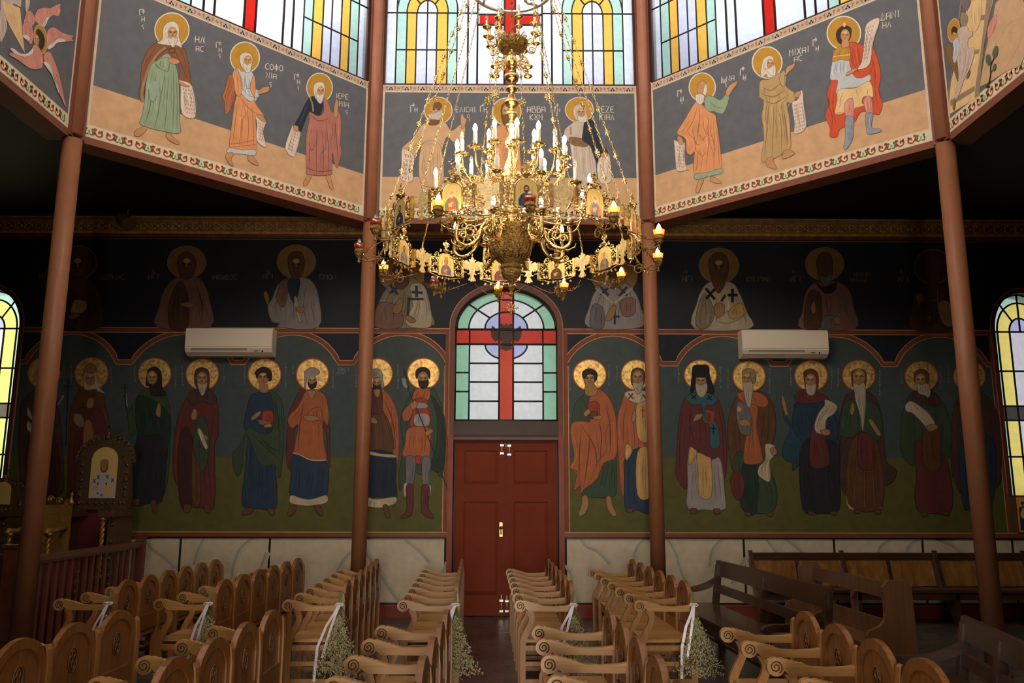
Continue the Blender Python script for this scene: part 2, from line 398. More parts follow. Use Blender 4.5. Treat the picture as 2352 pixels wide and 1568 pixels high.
# drum windows: leads, panes, frame
WU = [-1.688, -1.557, -1.417, -1.285, -1.137, -1.005, -.857, -.725, -.576, -.445]
def drum_window(k, n):
    P = lambda u, z, off: fp(k, S/2+u, z, off)
    z0, z1, zm, zs = ZT+.035, ZH-.05, 7.6, 8.155
    W = 1.688
    WH, GR, YE, LI, RD = (236, 238, 246), (190, 222, 206), (252, 192, 84), (222, 220, 238), (206, 36, 26)
    fr = G(); fr.paint(70, 42, 32)
    for (a, b, c, d) in ((-W-.03, W+.03, z0-.035, z0), (-W-.03, W+.03, z1, z1+.05), (-W-.045, -W, z0, z1), (W, W+.045, z0, z1)):
        fr.obox(P(a, c, -.02), P(b, c, -.02)-P(a, c, -.02), P(0, 0, -.12)-P(0, 0, -.02), (0, 0, d-c))
    F = struct(fr.build('window_%d' % n, GLOSS))
    pg = G(); pg.m = 0
    strips = [(-1.688, -1.557, WH), (-1.557, -1.417, GR), (-1.417, -1.285, YE), (-1.285, -1.137, LI), (-1.137, -1.005, LI), (-1.005, -.857, YE), (-.857, -.725, GR), (-.725, -.576, WH), (-.576, -.445, WH), (-.445, -.0745-.0, WH)]
    def both(u0, u1, za, zb, c):
        for s in (1, -1):
            a, b = (u0, u1) if s == 1 else (-u1, -u0)
            pg.paint(*c); pg.poly([P(a, za, -.06), P(b, za, -.06), P(b, zb, -.06), P(a, zb, -.06)])
    for u0, u1, c in strips:
        if u0 >= -.5: both(u0, u1, z0, 7.995, c); both(u0, u1, 8.12, z1, c); both(u0, -.42, 7.995, 8.12, c); continue
        if c in (GR, YE, LI) : both(u0, u1, z0, zs, c)
        else: both(u0, u1, z0, z1, c)
    # arched heads above the spring line: coloured rings round u=-1.137
    uc = -1.137
    rings = [(0, .14, LI), (.14, .285, YE), (.285, .42, GR)]
    for s in (1, -1):
        for r0, r1, c in rings:
            pg.paint(*c); N_ = 16
            for i in range(N_):
                a0, a1 = pi*i/N_, pi*(i+1)/N_
                q = [(uc+r*cos(a), zs+r*sin(a)*1.35) for r, a in ((r0, a0), (r1, a0), (r1, a1), (r0, a1))]
                pts = [P(s*u, z, -.06) for u, z in (q if r0 else q[1:])]
                pg.poly(pts)
        pg.paint(*WH)
        for i in range(16):
            a0, a1 = pi*i/16, pi*(i+1)/16
            q = [(uc+.42*cos(a0), zs+.42*sin(a0)*1.35), (uc+.42*cos(a1), zs+.42*sin(a1)*1.35)]
            pg.poly([P(s*q[0][0], q[0][1], -.06), P(s*q[0][0], z1, -.06), P(s*q[1][0], z1, -.06), P(s*q[1][0], q[1][1], -.06)])
    # red cross
    pg.paint(*RD)
    pg.poly([P(-.0745, z0, -.06), P(.0745, z0, -.06), P(.0745, z1, -.06), P(-.0745, z1, -.06)])
    pg.poly([P(-.42, 7.995, -.055), P(-.0745, 7.995, -.055), P(-.0745, 8.12, -.055), P(-.42, 8.12, -.055)])
    pg.poly([P(.0745, 7.995, -.055), P(.42, 7.995, -.055), P(.42, 8.12, -.055), P(.0745, 8.12, -.055)])
    pg.build('pane', PANE, F)
    lg = G(); r = .0105
    def bar(u0, za, u1, zb, w=r): lg.tube([P(u0, za, -.05), P(u1, zb, -.05)], w, 6)
    for u in WU[1:]+[-.0745]:
        for s in (1, -1):
            if -1.5 > u or u > -.8 or abs(u-WU[4]) < .01 or 1:
                top = z1 if (u > -.72 or u < -1.55) else zs+1.35*sqrt(max(0, .42**2-(u-uc)**2))*(0 if abs(abs(u-uc)-.14) < .02 or abs(abs(u-uc)-.28) < .02 else 1)
                bar(s*u, z0, s*u, max(top, zs), r if u < -.6 else r*1.35)
    for s in (1, -1):
        bar(s*-1.557, zm, s*-.725, zm); bar(s*-W, zs, s*-.445, zs); bar(s*-.445, 8.135, s*-.0745, 8.135, r*1.4); bar(s*-.445, 7.98, s*-.0745, 7.98, r*1.4)
        for rr in (.14, .285, .42):
            lg.tube([P(s*(uc+rr*cos(pi*i/20)), zs+rr*sin(pi*i/20)*1.35, -.05) for i in range(21)], r, 6)
        for a in (pi*.25, pi*.5, pi*.75):
            if a != pi*.5: bar(s*(uc+.14*cos(a)), zs+.14*sin(a)*1.35, s*(uc+.42*cos(a)), zs+.42*sin(a)*1.35)
        for z in (8.75, 9.35): bar(s*-W, z, s*-.0745, z)
    lg.build('lead_bars', LEAD, F)
for n, k in enumerate([0, 7, 1, 6, 2, 5, 3, 4]): drum_window(k, n+1)

# arched windows of the back wall
def arch_window(n, xc, a, z0, zs, b, kind):
    Y = YW+.12
    fr = G(); fr.paint(104, 54, 36)
    # painted surround band with cream edges on the wall face
    w = .07 if kind else .06
    arc0 = ell(xc, zs, a, b, 32); arc1 = ell(xc, zs, a+w, b+w, 32)
    zl = 2.40 if kind else z0-.0
    fr.strip([(x, YW-.012, z) for x, z in [(xc-a, zl)]+arc0+[(xc+a, zl)]], [(x, YW-.012, z) for x, z in [(xc-a-w, zl)]+arc1+[(xc+a+w, zl)]])
    fr.paint(170, 116, 84)
    arc2 = ell(xc, zs, a+w+.012, b+w+.012, 32)
    fr.strip([(x, YW-.013, z) for x, z in [(xc-a-w, zl)]+arc1+[(xc+a+w, zl)]], [(x, YW-.011, z) for x, z in [(xc-a-w-.012, zl)]+arc2+[(xc+a+w+.012, zl)]])
    F = struct(fr.build('window_%d' % n, GLOSS))
    pg = G(); lg = G(); r = .013
    def bar(x0, za, x1, zb, w=r): lg.tube([(x0, Y-.01, za), (x1, Y-.01, zb)], w, 6)
    def q(x0, x1, za, zb, c): pg.paint(*c); pg.poly([(x0, Y, za), (x1, Y, za), (x1, Y, zb), (x0, Y, zb)])
    def ringp(r0, r1, c, zc, off=0):   # r as fractions of (a,b)
        pg.paint(*c)
        for i in range(24):
            t0, t1 = pi*i/24, pi*(i+1)/24
            pts = [(xc+a*rr*cos(t), Y+off, zc+b*rr*sin(t)) for rr, t in ((r0, t0), (r1, t0), (r1, t1), (r0, t1))]
            pg.poly(pts if r0 > 0 else pts[1:])
    if kind:   # over the door
        GR, WH, RD, LI = (150, 196, 160), (224, 220, 214), (186, 40, 22), (176, 178, 214)
        def ringc(r0, r1, c):
            pg.paint(*c)
            T = lambda r: math.acos(min(1, .10/(a*r)))
            for s_ in (1, -1):
                for i in range(14):
                    f0, f1 = i/14, (i+1)/14
                    pg.poly([(xc+s_*a*r*cos(T(r)*f), Y, zs+b*r*sin(T(r)*f)) for r, f in (((r0, f0), (r1, f0), (r1, f1), (r0, f1)) if r0*a > .101 else ((r0, 0), (r1, f0), (r1, f1)))])
        ringc(.74, 1, GR); ringc(.42, .74, WH); ringc(.138, .42, LI)
        z0 = 2.637
        for s in (1, -1):
            def Q(x0, x1, za, zb, c): q(min(s*x0, s*x1), max(s*x0, s*x1), za, zb, c)
            Q(.535, a, z0, 3.72, GR); Q(.10, .512, z0, 3.50, WH); 
            Q(.10, a, 3.72, 3.955, RD)
            arcp = [(s*(.30*cos(t)), Y, 3.72-.21*sin(t)) for t in [radians(70.5*i/12) for i in range(13)]]
            pg.paint(*LI); pg.poly([(s*.10, Y, 3.72)]+arcp)
            pg.paint(*WH); pg.poly(arcp+[(s*.10, Y, 3.50), (s*.512, Y, 3.50), (s*.512, Y, 3.72)])
            lg.tube([(s*(.30*cos(t)), Y-.01, 3.72-.21*sin(t)) for t in [radians(70*i/12) for i in range(13)]], r, 6)
            bar(s*.523, z0, s*.523, 3.955, r); bar(s*.10, z0, s*.10, zs+b*.98, r*1.1)
            for z in (2.91, 3.182, 3.45): bar(s*.10, z, s*.523, z)
            for z in (3.046, 3.316): bar(s*.523, z, s*a, z)
        q(-.10, .10, z0, zs+b*.985, RD); 
        bar(-a, 3.725, a, 3.725, r*1.15); bar(-a, 3.942, a, 3.942, r*1.15)
        for rr in (.42, .74, .985): lg.tube([(a*rr*cos(pi*i/28), Y-.01, zs+b*rr*sin(pi*i/28)) for i in range(29)], r if rr < .9 else .022, 6)
        for t in (pi*.22, pi*.78):
            bar(a*.42*cos(t), zs+b*.42*sin(t), a*cos(t), zs+b*sin(t))
        for s in (1, -1): bar(s*a, z0, s*a, zs, .02)
        bar(-a, z0, a, z0, .018)
        # dark double-headed eagle painted on the crossing
        pg.paint(60, 34, 30)
        E_ = [(0, .21), (.03, .17), (.06, .20), (.10, .18), (.08, .14), (.12, .10), (.20, .17), (.225, .10), (.21, 0), (.16, -.07), (.10, -.03), (.06, -.09), (.09, -.17), (.0, -.20)]
        pts = [(x, Y-.006, 3.83+z) for x, z in E_]+[(-x, Y-.006, 3.83+z) for x, z in E_[-2:0:-1]]
        pg.poly(pts)
    else:
        GR, YE, LI, LV = (188, 226, 204), (246, 220, 120), (214, 204, 206), (186, 184, 220)
        rr = (.36, .77)
        ringp(rr[1], 1, GR, zs); ringp(rr[0], rr[1], YE, zs); ringp(0, rr[0], LV, zs)
        ztop, zb1, zb2 = zs, 2.86, 2.66
        for s in (1, -1):
            for za, zb in ((z0, zb2), (zb1, ztop)):
                for u0, u1, c in ((rr[1], 1, GR), (rr[0], rr[1], YE), (0, rr[0], LI)):
                    x0, x1 = sorted((xc+s*u0*a, xc+s*u1*a)); q(x0, x1, za, zb, c)
            for u in rr: bar(xc+s*u*a, z0, xc+s*u*a, zs)
            x0, x1 = xc+s*a, xc
            bar(xc+s*a, z0, xc+s*a, zs, .02)
            t = pi*.28; tt = t if s > 0 else pi-t
            bar(xc+a*rr[0]*cos(tt), zs+b*rr[0]*sin(tt), xc+a*cos(tt), zs+b*sin(tt))
        bar(xc, zs, xc, zs+b)
        for u in rr+(.985,): lg.tube([(xc+a*u*cos(pi*i/28), Y-.01, zs+b*u*sin(pi*i/28)) for i in range(29)], r, 6)
        for z in (3.36, zs, zb1, zb2, 2.15): bar(xc-a, z, xc+a, z)
        pg.paint(100, 92, 80) if n == 10 else pg.paint(70, 66, 60)
        pg.poly([(xc-a, Y-.004, zb2), (xc+a, Y-.004, zb2), (xc+a, Y-.004, zb1), (xc-a, Y-.004, zb1)])
    pg.build('pane', PANE, F); lg.build('lead_bars', LEAD, F)
arch_window(9, 0., .725, 2.637, 3.955, .575, True)
arch_window(10, -7.31, .43, 1.62, 3.93, .55, False)
arch_window(11, 7.39, .43, 1.62, 3.93, .55, False)

# lintel, door frame, door leaves
g = G(); g.paint(62, 44, 30); g.box(-.725, .725, YW+.04, YW+.16, 2.43, 2.625); g.paint(40, 28, 20); g.box(-.725, .725, YW+.06, YW+.16, 2.40, 2.43)
struct(g.build('trim_3', GLOSS))
g = G(); g.paint(132, 56, 34); g.box(-.725, .725, YW+.03, YW+.2, 2.365, 2.40)
for s in (-1, 1):
    g.box(min(s*.725, s*.80), max(s*.725, s*.80), YW-.02, YW+.02, 0, 2.42)
struct(g.build('trim_4', GLOSS))
g = G(); g.paint(30, 20, 16); g.box(-.725, .725, YW+.2, YW+.3, 0, 2.40); DOOR = struct(g.build('door_1', GLOSS))
for s in (-1, 1):
    g = G(); g.paint(116, 48, 27)
    x0, x1 = (.004, .70) if s > 0 else (-.70, -.004)
    yf = YW+.10; g.box(x0, x1, yf+.012, yf+.05, .012, 2.345)
    def fr_(xa, xb, za, zb): g.box(xa, xb, yf, yf+.012, za, zb)
    a, b = (.113, .574) if s > 0 else (-.574, -.113)
    fr_(x0, a, .012, 2.345); fr_(b, x1, .012, 2.345)
    for za, zb in ((.012, .293), (1.519, 1.769), (2.218, 2.345)): fr_(a, b, za, zb)
    for za, zb in ((.293, 1.519), (1.769, 2.218)):      # raised and fielded panels
        i = .035
        P_ = [(a, za), (b, za), (b, zb), (a, zb)]; Q_ = [(a+i, za+i), (b-i, za+i), (b-i, zb-i), (a+i, zb-i)]
        for j in range(4):
            k = (j+1) % 4
            g.poly([(P_[j][0], yf+.012, P_[j][1]), (P_[k][0], yf+.012, P_[k][1]), (Q_[k][0], yf+.002, Q_[k][1]), (Q_[j][0], yf+.002, Q_[j][1])])
        g.poly([(x, yf+.002, z) for x, z in Q_])
        g.paint(96, 32, 18)
        for (xa, xb, z_a, z_b) in ((a-.004, a+.004, za, zb), (b-.004, b+.004, za, zb), (a, b, za-.004, za+.004), (a, b, zb-.004, zb+.004)): g.box(xa, xb, yf-.004, yf+.001, z_a, z_b)
        g.paint(116, 48, 27)
    leaf = g.build('door_leaf', mat('door_paint', attr=True, rough=.6, spec=.12, noise=(4, .08)), DOOR)
    def bolt(x, za, zb, knob):
        b_ = G(); b_.tube([(x, yf-.012, za), (x, yf-.012, zb)], .009, 8)
        for z in (za+(zb-za)*.25, za+(zb-za)*.72): b_.box(x-.024, x+.024, yf-.006, yf, z-.014, z+.014); b_.box(x-.013, x+.013, yf-.024, yf, z-.009, z+.009)
        if knob: b_.tube([(x-.045, yf-.012, za+.14), (x-.045, yf-.012, za+.22)], .008, 8); b_.lathe([(.01, 0), (.012, .01), (0, .02)], (x-.06, yf-.02, za+.20), 8)
        b_.build('bolt', STEEL, leaf)
    if s > 0: bolt(.047, 2.10, 2.36, True); bolt(.02, .006, .28, False)
    else:
        bolt(-.055, .0, .29, False); bolt(-.055, 2.12, 2.36, False)
        h = G(); h.box(-.085, -.042, yf-.006, yf, 1.05, 1.24); h.lathe([(.0, 0), (.02, .01), (.024, .03), (.012, .045), (.01, .06)], (-.063, yf-.065, 1.17), 12, axis=(0, 1, 0)); h.tube([(-.063, yf-.03, 1.17), (-.063, yf-.045, 1.12), (-.063, yf-.03, 1.085)], .008, 8)
        h.build('door_handle', BRASS, leaf)

# mouldings: dado rail, skirting, cornice
def run(g, x0, x1, y0, y1, z0, z1):
    cuts = [(-.80, .80)]
    segs = [(x0, cuts[0][0]), (cuts[0][1], x1)]
    for a, b in segs: g.box(a, b, y0, y1, z0, z1)
g = G(); g.paint(*C_BAND); run(g, -9.5, 9.5, YW-.02, YW, 1.05, 1.105); g.paint(30, 26, 20); run(g, -9.5, 9.5, YW-.022, YW, 1.03, 1.05)
g.paint(170, 140, 104); run(g, -9.5, 9.5, YW-.012, YW, 1.105, 1.117); struct(g.build('trim_2', GLOSS))
g = G(); g.paint(128, 58, 42); run(g, -9.5, 9.5, YW-.03, YW, 0, .15); g.paint(150, 70, 52); run(g, -9.5, 9.5, YW-.036, YW, .15, .17); g.paint(44, 30, 24); run(g, -9.5, 9.5, YW-.02, YW, .17, .195)
struct(g.build('baseboard_back', GLOSS))
g = G(); g.paint(120, 84, 46)
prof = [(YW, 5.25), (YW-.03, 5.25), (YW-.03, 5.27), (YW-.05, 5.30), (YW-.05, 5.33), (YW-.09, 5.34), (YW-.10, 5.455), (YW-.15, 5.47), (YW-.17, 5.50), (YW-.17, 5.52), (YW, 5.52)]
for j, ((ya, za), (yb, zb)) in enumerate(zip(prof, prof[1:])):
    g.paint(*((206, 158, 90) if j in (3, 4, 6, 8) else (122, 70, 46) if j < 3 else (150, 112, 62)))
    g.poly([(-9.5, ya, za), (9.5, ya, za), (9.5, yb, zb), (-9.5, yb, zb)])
rnd = random.Random(3)
g.paint(226, 180, 104)
x = -9.3
while x < 9.3:      # carved leaf scroll along the frieze of the cornice
    if -8 < x < 8:
        for sgn in (1, -1):
            zc = 5.395+sgn*.022
            pts = [(x+.05*cos(t)*(1-t/9)+.02, YW-.105-.004, zc+.03*sin(t)*(1-t/9)*sgn) for t in [i*.7 for i in range(8)]]
            g.tube(pts, .008, 4)
        g.lathe([(.02, 0), (.012, .012), (0, .016)], (x+.1, YW-.1, 5.395), 6, axis=(0, -1, 0))
    x += .15
struct(g.build('trim_1', mat('gilded_cornice', attr=True, rough=.45, metal=.35, noise=(12, .3), bump=(60, .5))))
# ================================================================ PAINTED SURFACES
GL = {'A': '0,0 0,5 4,5 4,0|0,2.5 4,2.5', 'B': '0,0 0,6 3,6 3,3.4 0,3.4|3,3.4 4,3 4,0 0,0', 'G': '0,0 0,6 4,6', 'D': '0,0 2,6 4,0 0,0|-.4,0 4.4,0', 'E': '4,6 1,6 0,4 0,2 1,0 4,0|0,3 3,3',
 'Z': '0,6 4,6 0,0 4,0', 'H': '0,0 0,6|4,0 4,6|0,3 4,3', 'I': '1,0 1,6', 'K': '0,0 0,6|4,6 0,3 4,0', 'L': '0,0 2,6 4,0', 'M': '0,0 0,6 2,3 4,6 4,0', 'N': '0,0 0,6 4,0 4,6', 'O': '2,0 0,1.5 0,4.5 2,6 4,4.5 4,1.5 2,0',
 'P': '0,0 0,6 4,6', 'p': '0,0 0,6 4,6 4,0', 'R': '0,0 0,6 3,6 4,4.6 3,3.2 0,3.2', 'C': '4,5.6 2.4,6 0,4.5 0,1.5 2.4,0 4,.6', 'T': '2,0 2,6|0,6 4,6', 'Y': '2,0 2,3 0,6|2,3 4,6', 'F': '2,-.5 2,6.5|2,4.8 .2,4 .2,2 2,1.2 3.8,2 3.8,4 2,4.8',
 'X': '0,0 4,6|0,6 4,0', 'W': '0,5 0,1 1,0 2,1 2,4|2,1 3,0 4,1 4,5', 'c': '3.4,4 1,4 .6,2 3,1 2,-1.4', '8': '2,3 0,1.5 2,0 4,1.5 2,3 0,6|2,3 4,6'}
def smooth_closed(P, n=4):
    out = []; k = len(P)
    for i in range(k):
        p0, p1, p2, p3 = P[i-1], P[i], P[(i+1) % k], P[(i+2) % k]
        for j in range(n):
            t = j/n; out.append(tuple(.5*((2*p1[a])+(-p0[a]+p2[a])*t+(2*p0[a]-5*p1[a]+4*p2[a]-p3[a])*t*t+(-p0[a]+3*p1[a]-3*p2[a]+p3[a])*t**3) for a in (0, 1)))
    return out
def smooth_open(P, n=4):
    if len(P) < 3: return P
    Q = [P[0]]+list(P)+[P[-1]]; out = []
    for i in range(1, len(Q)-2):
        p0, p1, p2, p3 = Q[i-1:i+3]
        for j in range(n):
            t = j/n; out.append(tuple(.5*((2*p1[a])+(-p0[a]+p2[a])*t+(2*p0[a]-5*p1[a]+4*p2[a]-p3[a])*t*t+(-p0[a]+3*p1[a]-3*p2[a]+p3[a])*t**3) for a in (0, 1)))
    return out+[P[-1]]
GOLD = mat('gold_leaf', rgb(246, 198, 120), rough=.5, metal=.7, noise=(26, .55), bump=(50, .15))
class Fig:
    """flat painting on a wall: shapes are laid one over another, a hair's breadth apart"""
    def __init__(s, to3, n, pal, gain=1., off=.003):
        s.to3, s.n, s.pal, s.gain, s.off, s.L = to3, n, pal, gain, off, 0; s.g = G()
    def p3(s, x, y): return s.to3(x, y)+s.n*(s.off+.00012*s.L)
    def colr(s, c):
        if isinstance(c, str): c = s.pal[c]
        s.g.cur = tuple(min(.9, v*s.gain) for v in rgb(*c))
    def shape(s, c, pts):
        # drop repeats and orient
        s.colr(c); s.L += 1
        P = [s.p3(*q) for q in pts]; nn = Vector((0, 0, 0))
        for i in range(len(P)): nn += (P[i]-P[0]).cross(P[(i+1) % len(P)]-P[0])
        if nn.dot(s.n) < 0: P = P[::-1]
        s.g.poly(P)
    def stroke(s, c, w, pts, taper=False):
        s.colr(c); s.L += .15; A, B = [], []
        k = len(pts)
        for i in range(k):
            x0, y0 = pts[max(i-1, 0)]; x1, y1 = pts[min(i+1, k-1)]; dx, dy = x1-x0, y1-y0; l = max(1e-6, sqrt(dx*dx+dy*dy))
            ww = w/2*(1 if not taper else max(.15, 1-abs(2*i/(k-1)-1)**2)); A.append((pts[i][0]-dy/l*ww, pts[i][1]+dx/l*ww)); B.append((pts[i][0]+dy/l*ww, pts[i][1]-dx/l*ww))
        s.g.strip([s.p3(*q) for q in A], [s.p3(*q) for q in B])
    def tone(s, c, f):
        r = s.pal[c] if isinstance(c, str) else c
        return tuple(max(0, min(255, v*f)) for v in r)
    def robe(s, c, pts):
        """a garment or a lock of hair: filled shape, drawn fold lines inside it and a dark contour"""
        P = smooth_closed(pts); s.shape(c, P)
        xs, ys = [p[0] for p in P], [p[1] for p in P]; w, h = max(xs)-min(xs), max(ys)-min(ys)
        hair = c in 'Wwh'; rr = random.Random(int(xs[0]*7+ys[0]))
        if c not in 'Ss' and h > 38 and w > 22:
            def span(y):
                X = []
                for i in range(len(P)):
                    (x0, y0), (x1, y1) = P[i-1], P[i]
                    if (y0 > y) != (y1 > y): X.append(x0+(y-y0)/(y1-y0)*(x1-x0))
                X.sort(); return X
            n = 0 if (c == 'j' and w > 250) else min(10, max(2, int(w/(9 if hair else 17))))
            for k in range(n):
                t = (k+.5+rr.uniform(-.3, .3))/n; ya = min(ys)+h*rr.uniform(.06, .4); yb = max(ys)-h*rr.uniform(.02, .3)
                L_, last = [], None; m_ = 9
                for j in range(m_+1):
                    y = ya+(yb-ya)*j/m_; X = span(y)
                    if len(X) < 2: continue
                    seg = max(((X[q], X[q+1]) for q in range(0, len(X)-1, 2)), key=lambda q: q[1]-q[0])
                    x = seg[0]+(seg[1]-seg[0])*min(.93, max(.07, t+.016*sin(j*.8+k)))
                    if last is not None and abs(x-last) > (yb-ya)/m_*1.1: break
                    L_.append((x, y)); last = x
                if len(L_) > 3: s.stroke(s.tone(c, .74 if k % 3 else 1.15), (2.6 if hair else 4.2)*rr.uniform(.7, 1.2), smooth_open(L_, 3), True)
        s.stroke(s.tone(c, .56), 2.6, P+[P[0]])
    def face(s, cx, cy, rx, ry):
        d, l, w = (62, 40, 28), (222, 178, 132), max(1.6, rx*.1)
        s.ell(l, cx, cy-ry*.42, rx*.5, ry*.26)
        for q in (-1, 1):
            s.stroke(d, w, [(cx+q*rx*.72, cy-ry*.12), (cx+q*rx*.42, cy-ry*.26), (cx+q*rx*.12, cy-ry*.16)])
            s.stroke(d, w*1.5, [(cx+q*rx*.60, cy-ry*.02), (cx+q*rx*.40, cy-ry*.08), (cx+q*rx*.20, cy-ry*.02)])
            s.stroke((150, 96, 62), w*.9, [(cx+q*rx*.86, cy-ry*.3), (cx+q*rx*.82, cy+ry*.3), (cx+q*rx*.5, cy+ry*.72)])
        s.stroke(l, w*1.3, [(cx, cy-ry*.1), (cx+rx*.02, cy+ry*.22)]); s.stroke(d, w*.8, [(cx+rx*.1, cy-ry*.12), (cx+rx*.12, cy+ry*.24), (cx-rx*.12, cy+ry*.28)])
        s.stroke((140, 70, 54), w*1.2, [(cx-rx*.24, cy+ry*.5), (cx, cy+ry*.46), (cx+rx*.24, cy+ry*.5)])
    def ell(s, c, cx, cy, rx, ry, rot=0, n=28):
        a = radians(rot); s.shape(c, [(cx+rx*cos(t)*cos(a)-ry*sin(t)*sin(a), cy+rx*cos(t)*sin(a)+ry*sin(t)*cos(a)) for t in [2*pi*i/n for i in range(n)]])
    def draw(s, txt):
        for ln in txt.strip().split('\n'):
            ln = ln.split('#')[0].split()
            if not ln: continue
            op, c = ln[0][0], ln[0][1:]
            pts = lambda a: [tuple(float(v) for v in q.split(',')) for q in a]
            if op == '=': s.robe(c, pts(ln[1:]))
            elif op == '/': s.shape(c, pts(ln[1:]))
            elif op == '-': s.stroke(c, float(ln[1]), smooth_open(pts(ln[2:])), True)
            elif op == '_': s.stroke(c, float(ln[1]), smooth_open(pts(ln[2:])))
            elif op == '@':
                (cx, cy), (rx, ry) = pts(ln[1:3]); s.ell(c, cx, cy, rx, ry, float(ln[3]) if len(ln) > 3 else 0)
                if c in 'Ss' and rx > 15: s.face(cx, cy, rx, ry)
            elif op == '*':     # gilded nimbus with an outline of colour c
                (cx, cy), (rx, ry) = pts(ln[1:3]); s.ell(c, cx, cy, rx, ry); s.ell('q', cx, cy, rx*.95, ry*.95)
                s.g.m = 1; s.ell('G', cx, cy, rx*.9, ry*.9); s.g.m = 0
            elif op == 'T':     # text: Tcol x,y size slope string
                (x, y), = pts([ln[1]]); s.text(c, x, y, float(ln[2]), float(ln[3]), ln[4])
            elif op == 'S':     # a column of short script lines: Scol w x0,y0 x1,y1 (top edge) dx,dy n
                w = float(ln[1]); (x0, y0), (x1, y1), (dx, dy) = pts(ln[2:5]); n = int(ln[5]); rr = random.Random(int(x0+y0))
                for i in range(n):
                    a, b = x0+dx*i, y0+dy*i; ex, ey = x1-x0, y1-y0; m_ = max(3, int(abs(ex)/(w*2.4)))
                    for j in range(m_):
                        t = (j+.5)/m_; h = w*1.7; px, py = a+ex*t, b+ey*t
                        st = rr.choice([[(-.5, -1), (-.5, 1)], [(-.6, 1), (0, -1), (.6, 1)], [(-.6, -1), (.5, -1), (.5, 1)], [(.5, -1), (-.6, 0), (.5, 1)]])
                        s.stroke(c, w*.55, [(px+u*w, py+v*h*.6) for u, v in st])
    def text(s, c, x, y, size, slope, string, w=None):
        w = w or size*.11
        for ch in string:
            if ch == '_': x += size*.5; y += slope*size*.5; continue
            for st in GL[ch].split('|'):
                P = [tuple(float(v) for v in q.split(',')) for q in st.split()]
                if len(P) == 2 or 1: s.stroke(c, w, [(x+px/6*size*.8, y-py/6*size+slope*px/6*size*.8) for px, py in P])
            adv = size*(.78 if ch != 'I' else .42); x += adv; y += slope*adv
    def done(s, name, parent, label=None, mats=None):
        o = s.g.build(name, mats or [PAINT, GOLD], parent)
        if label: o['label'] = label
        return o
def crop(ox, oy, s):
    return lambda x, y: (ox+x*s, oy+y*s)
def wall3(cr): return lambda x, y: at(*cr(x, y), YW)
def face3(cr, k):
    A, d, n = frame_of(k); return lambda x, y: on_plane(*cr(x, y), A, n)

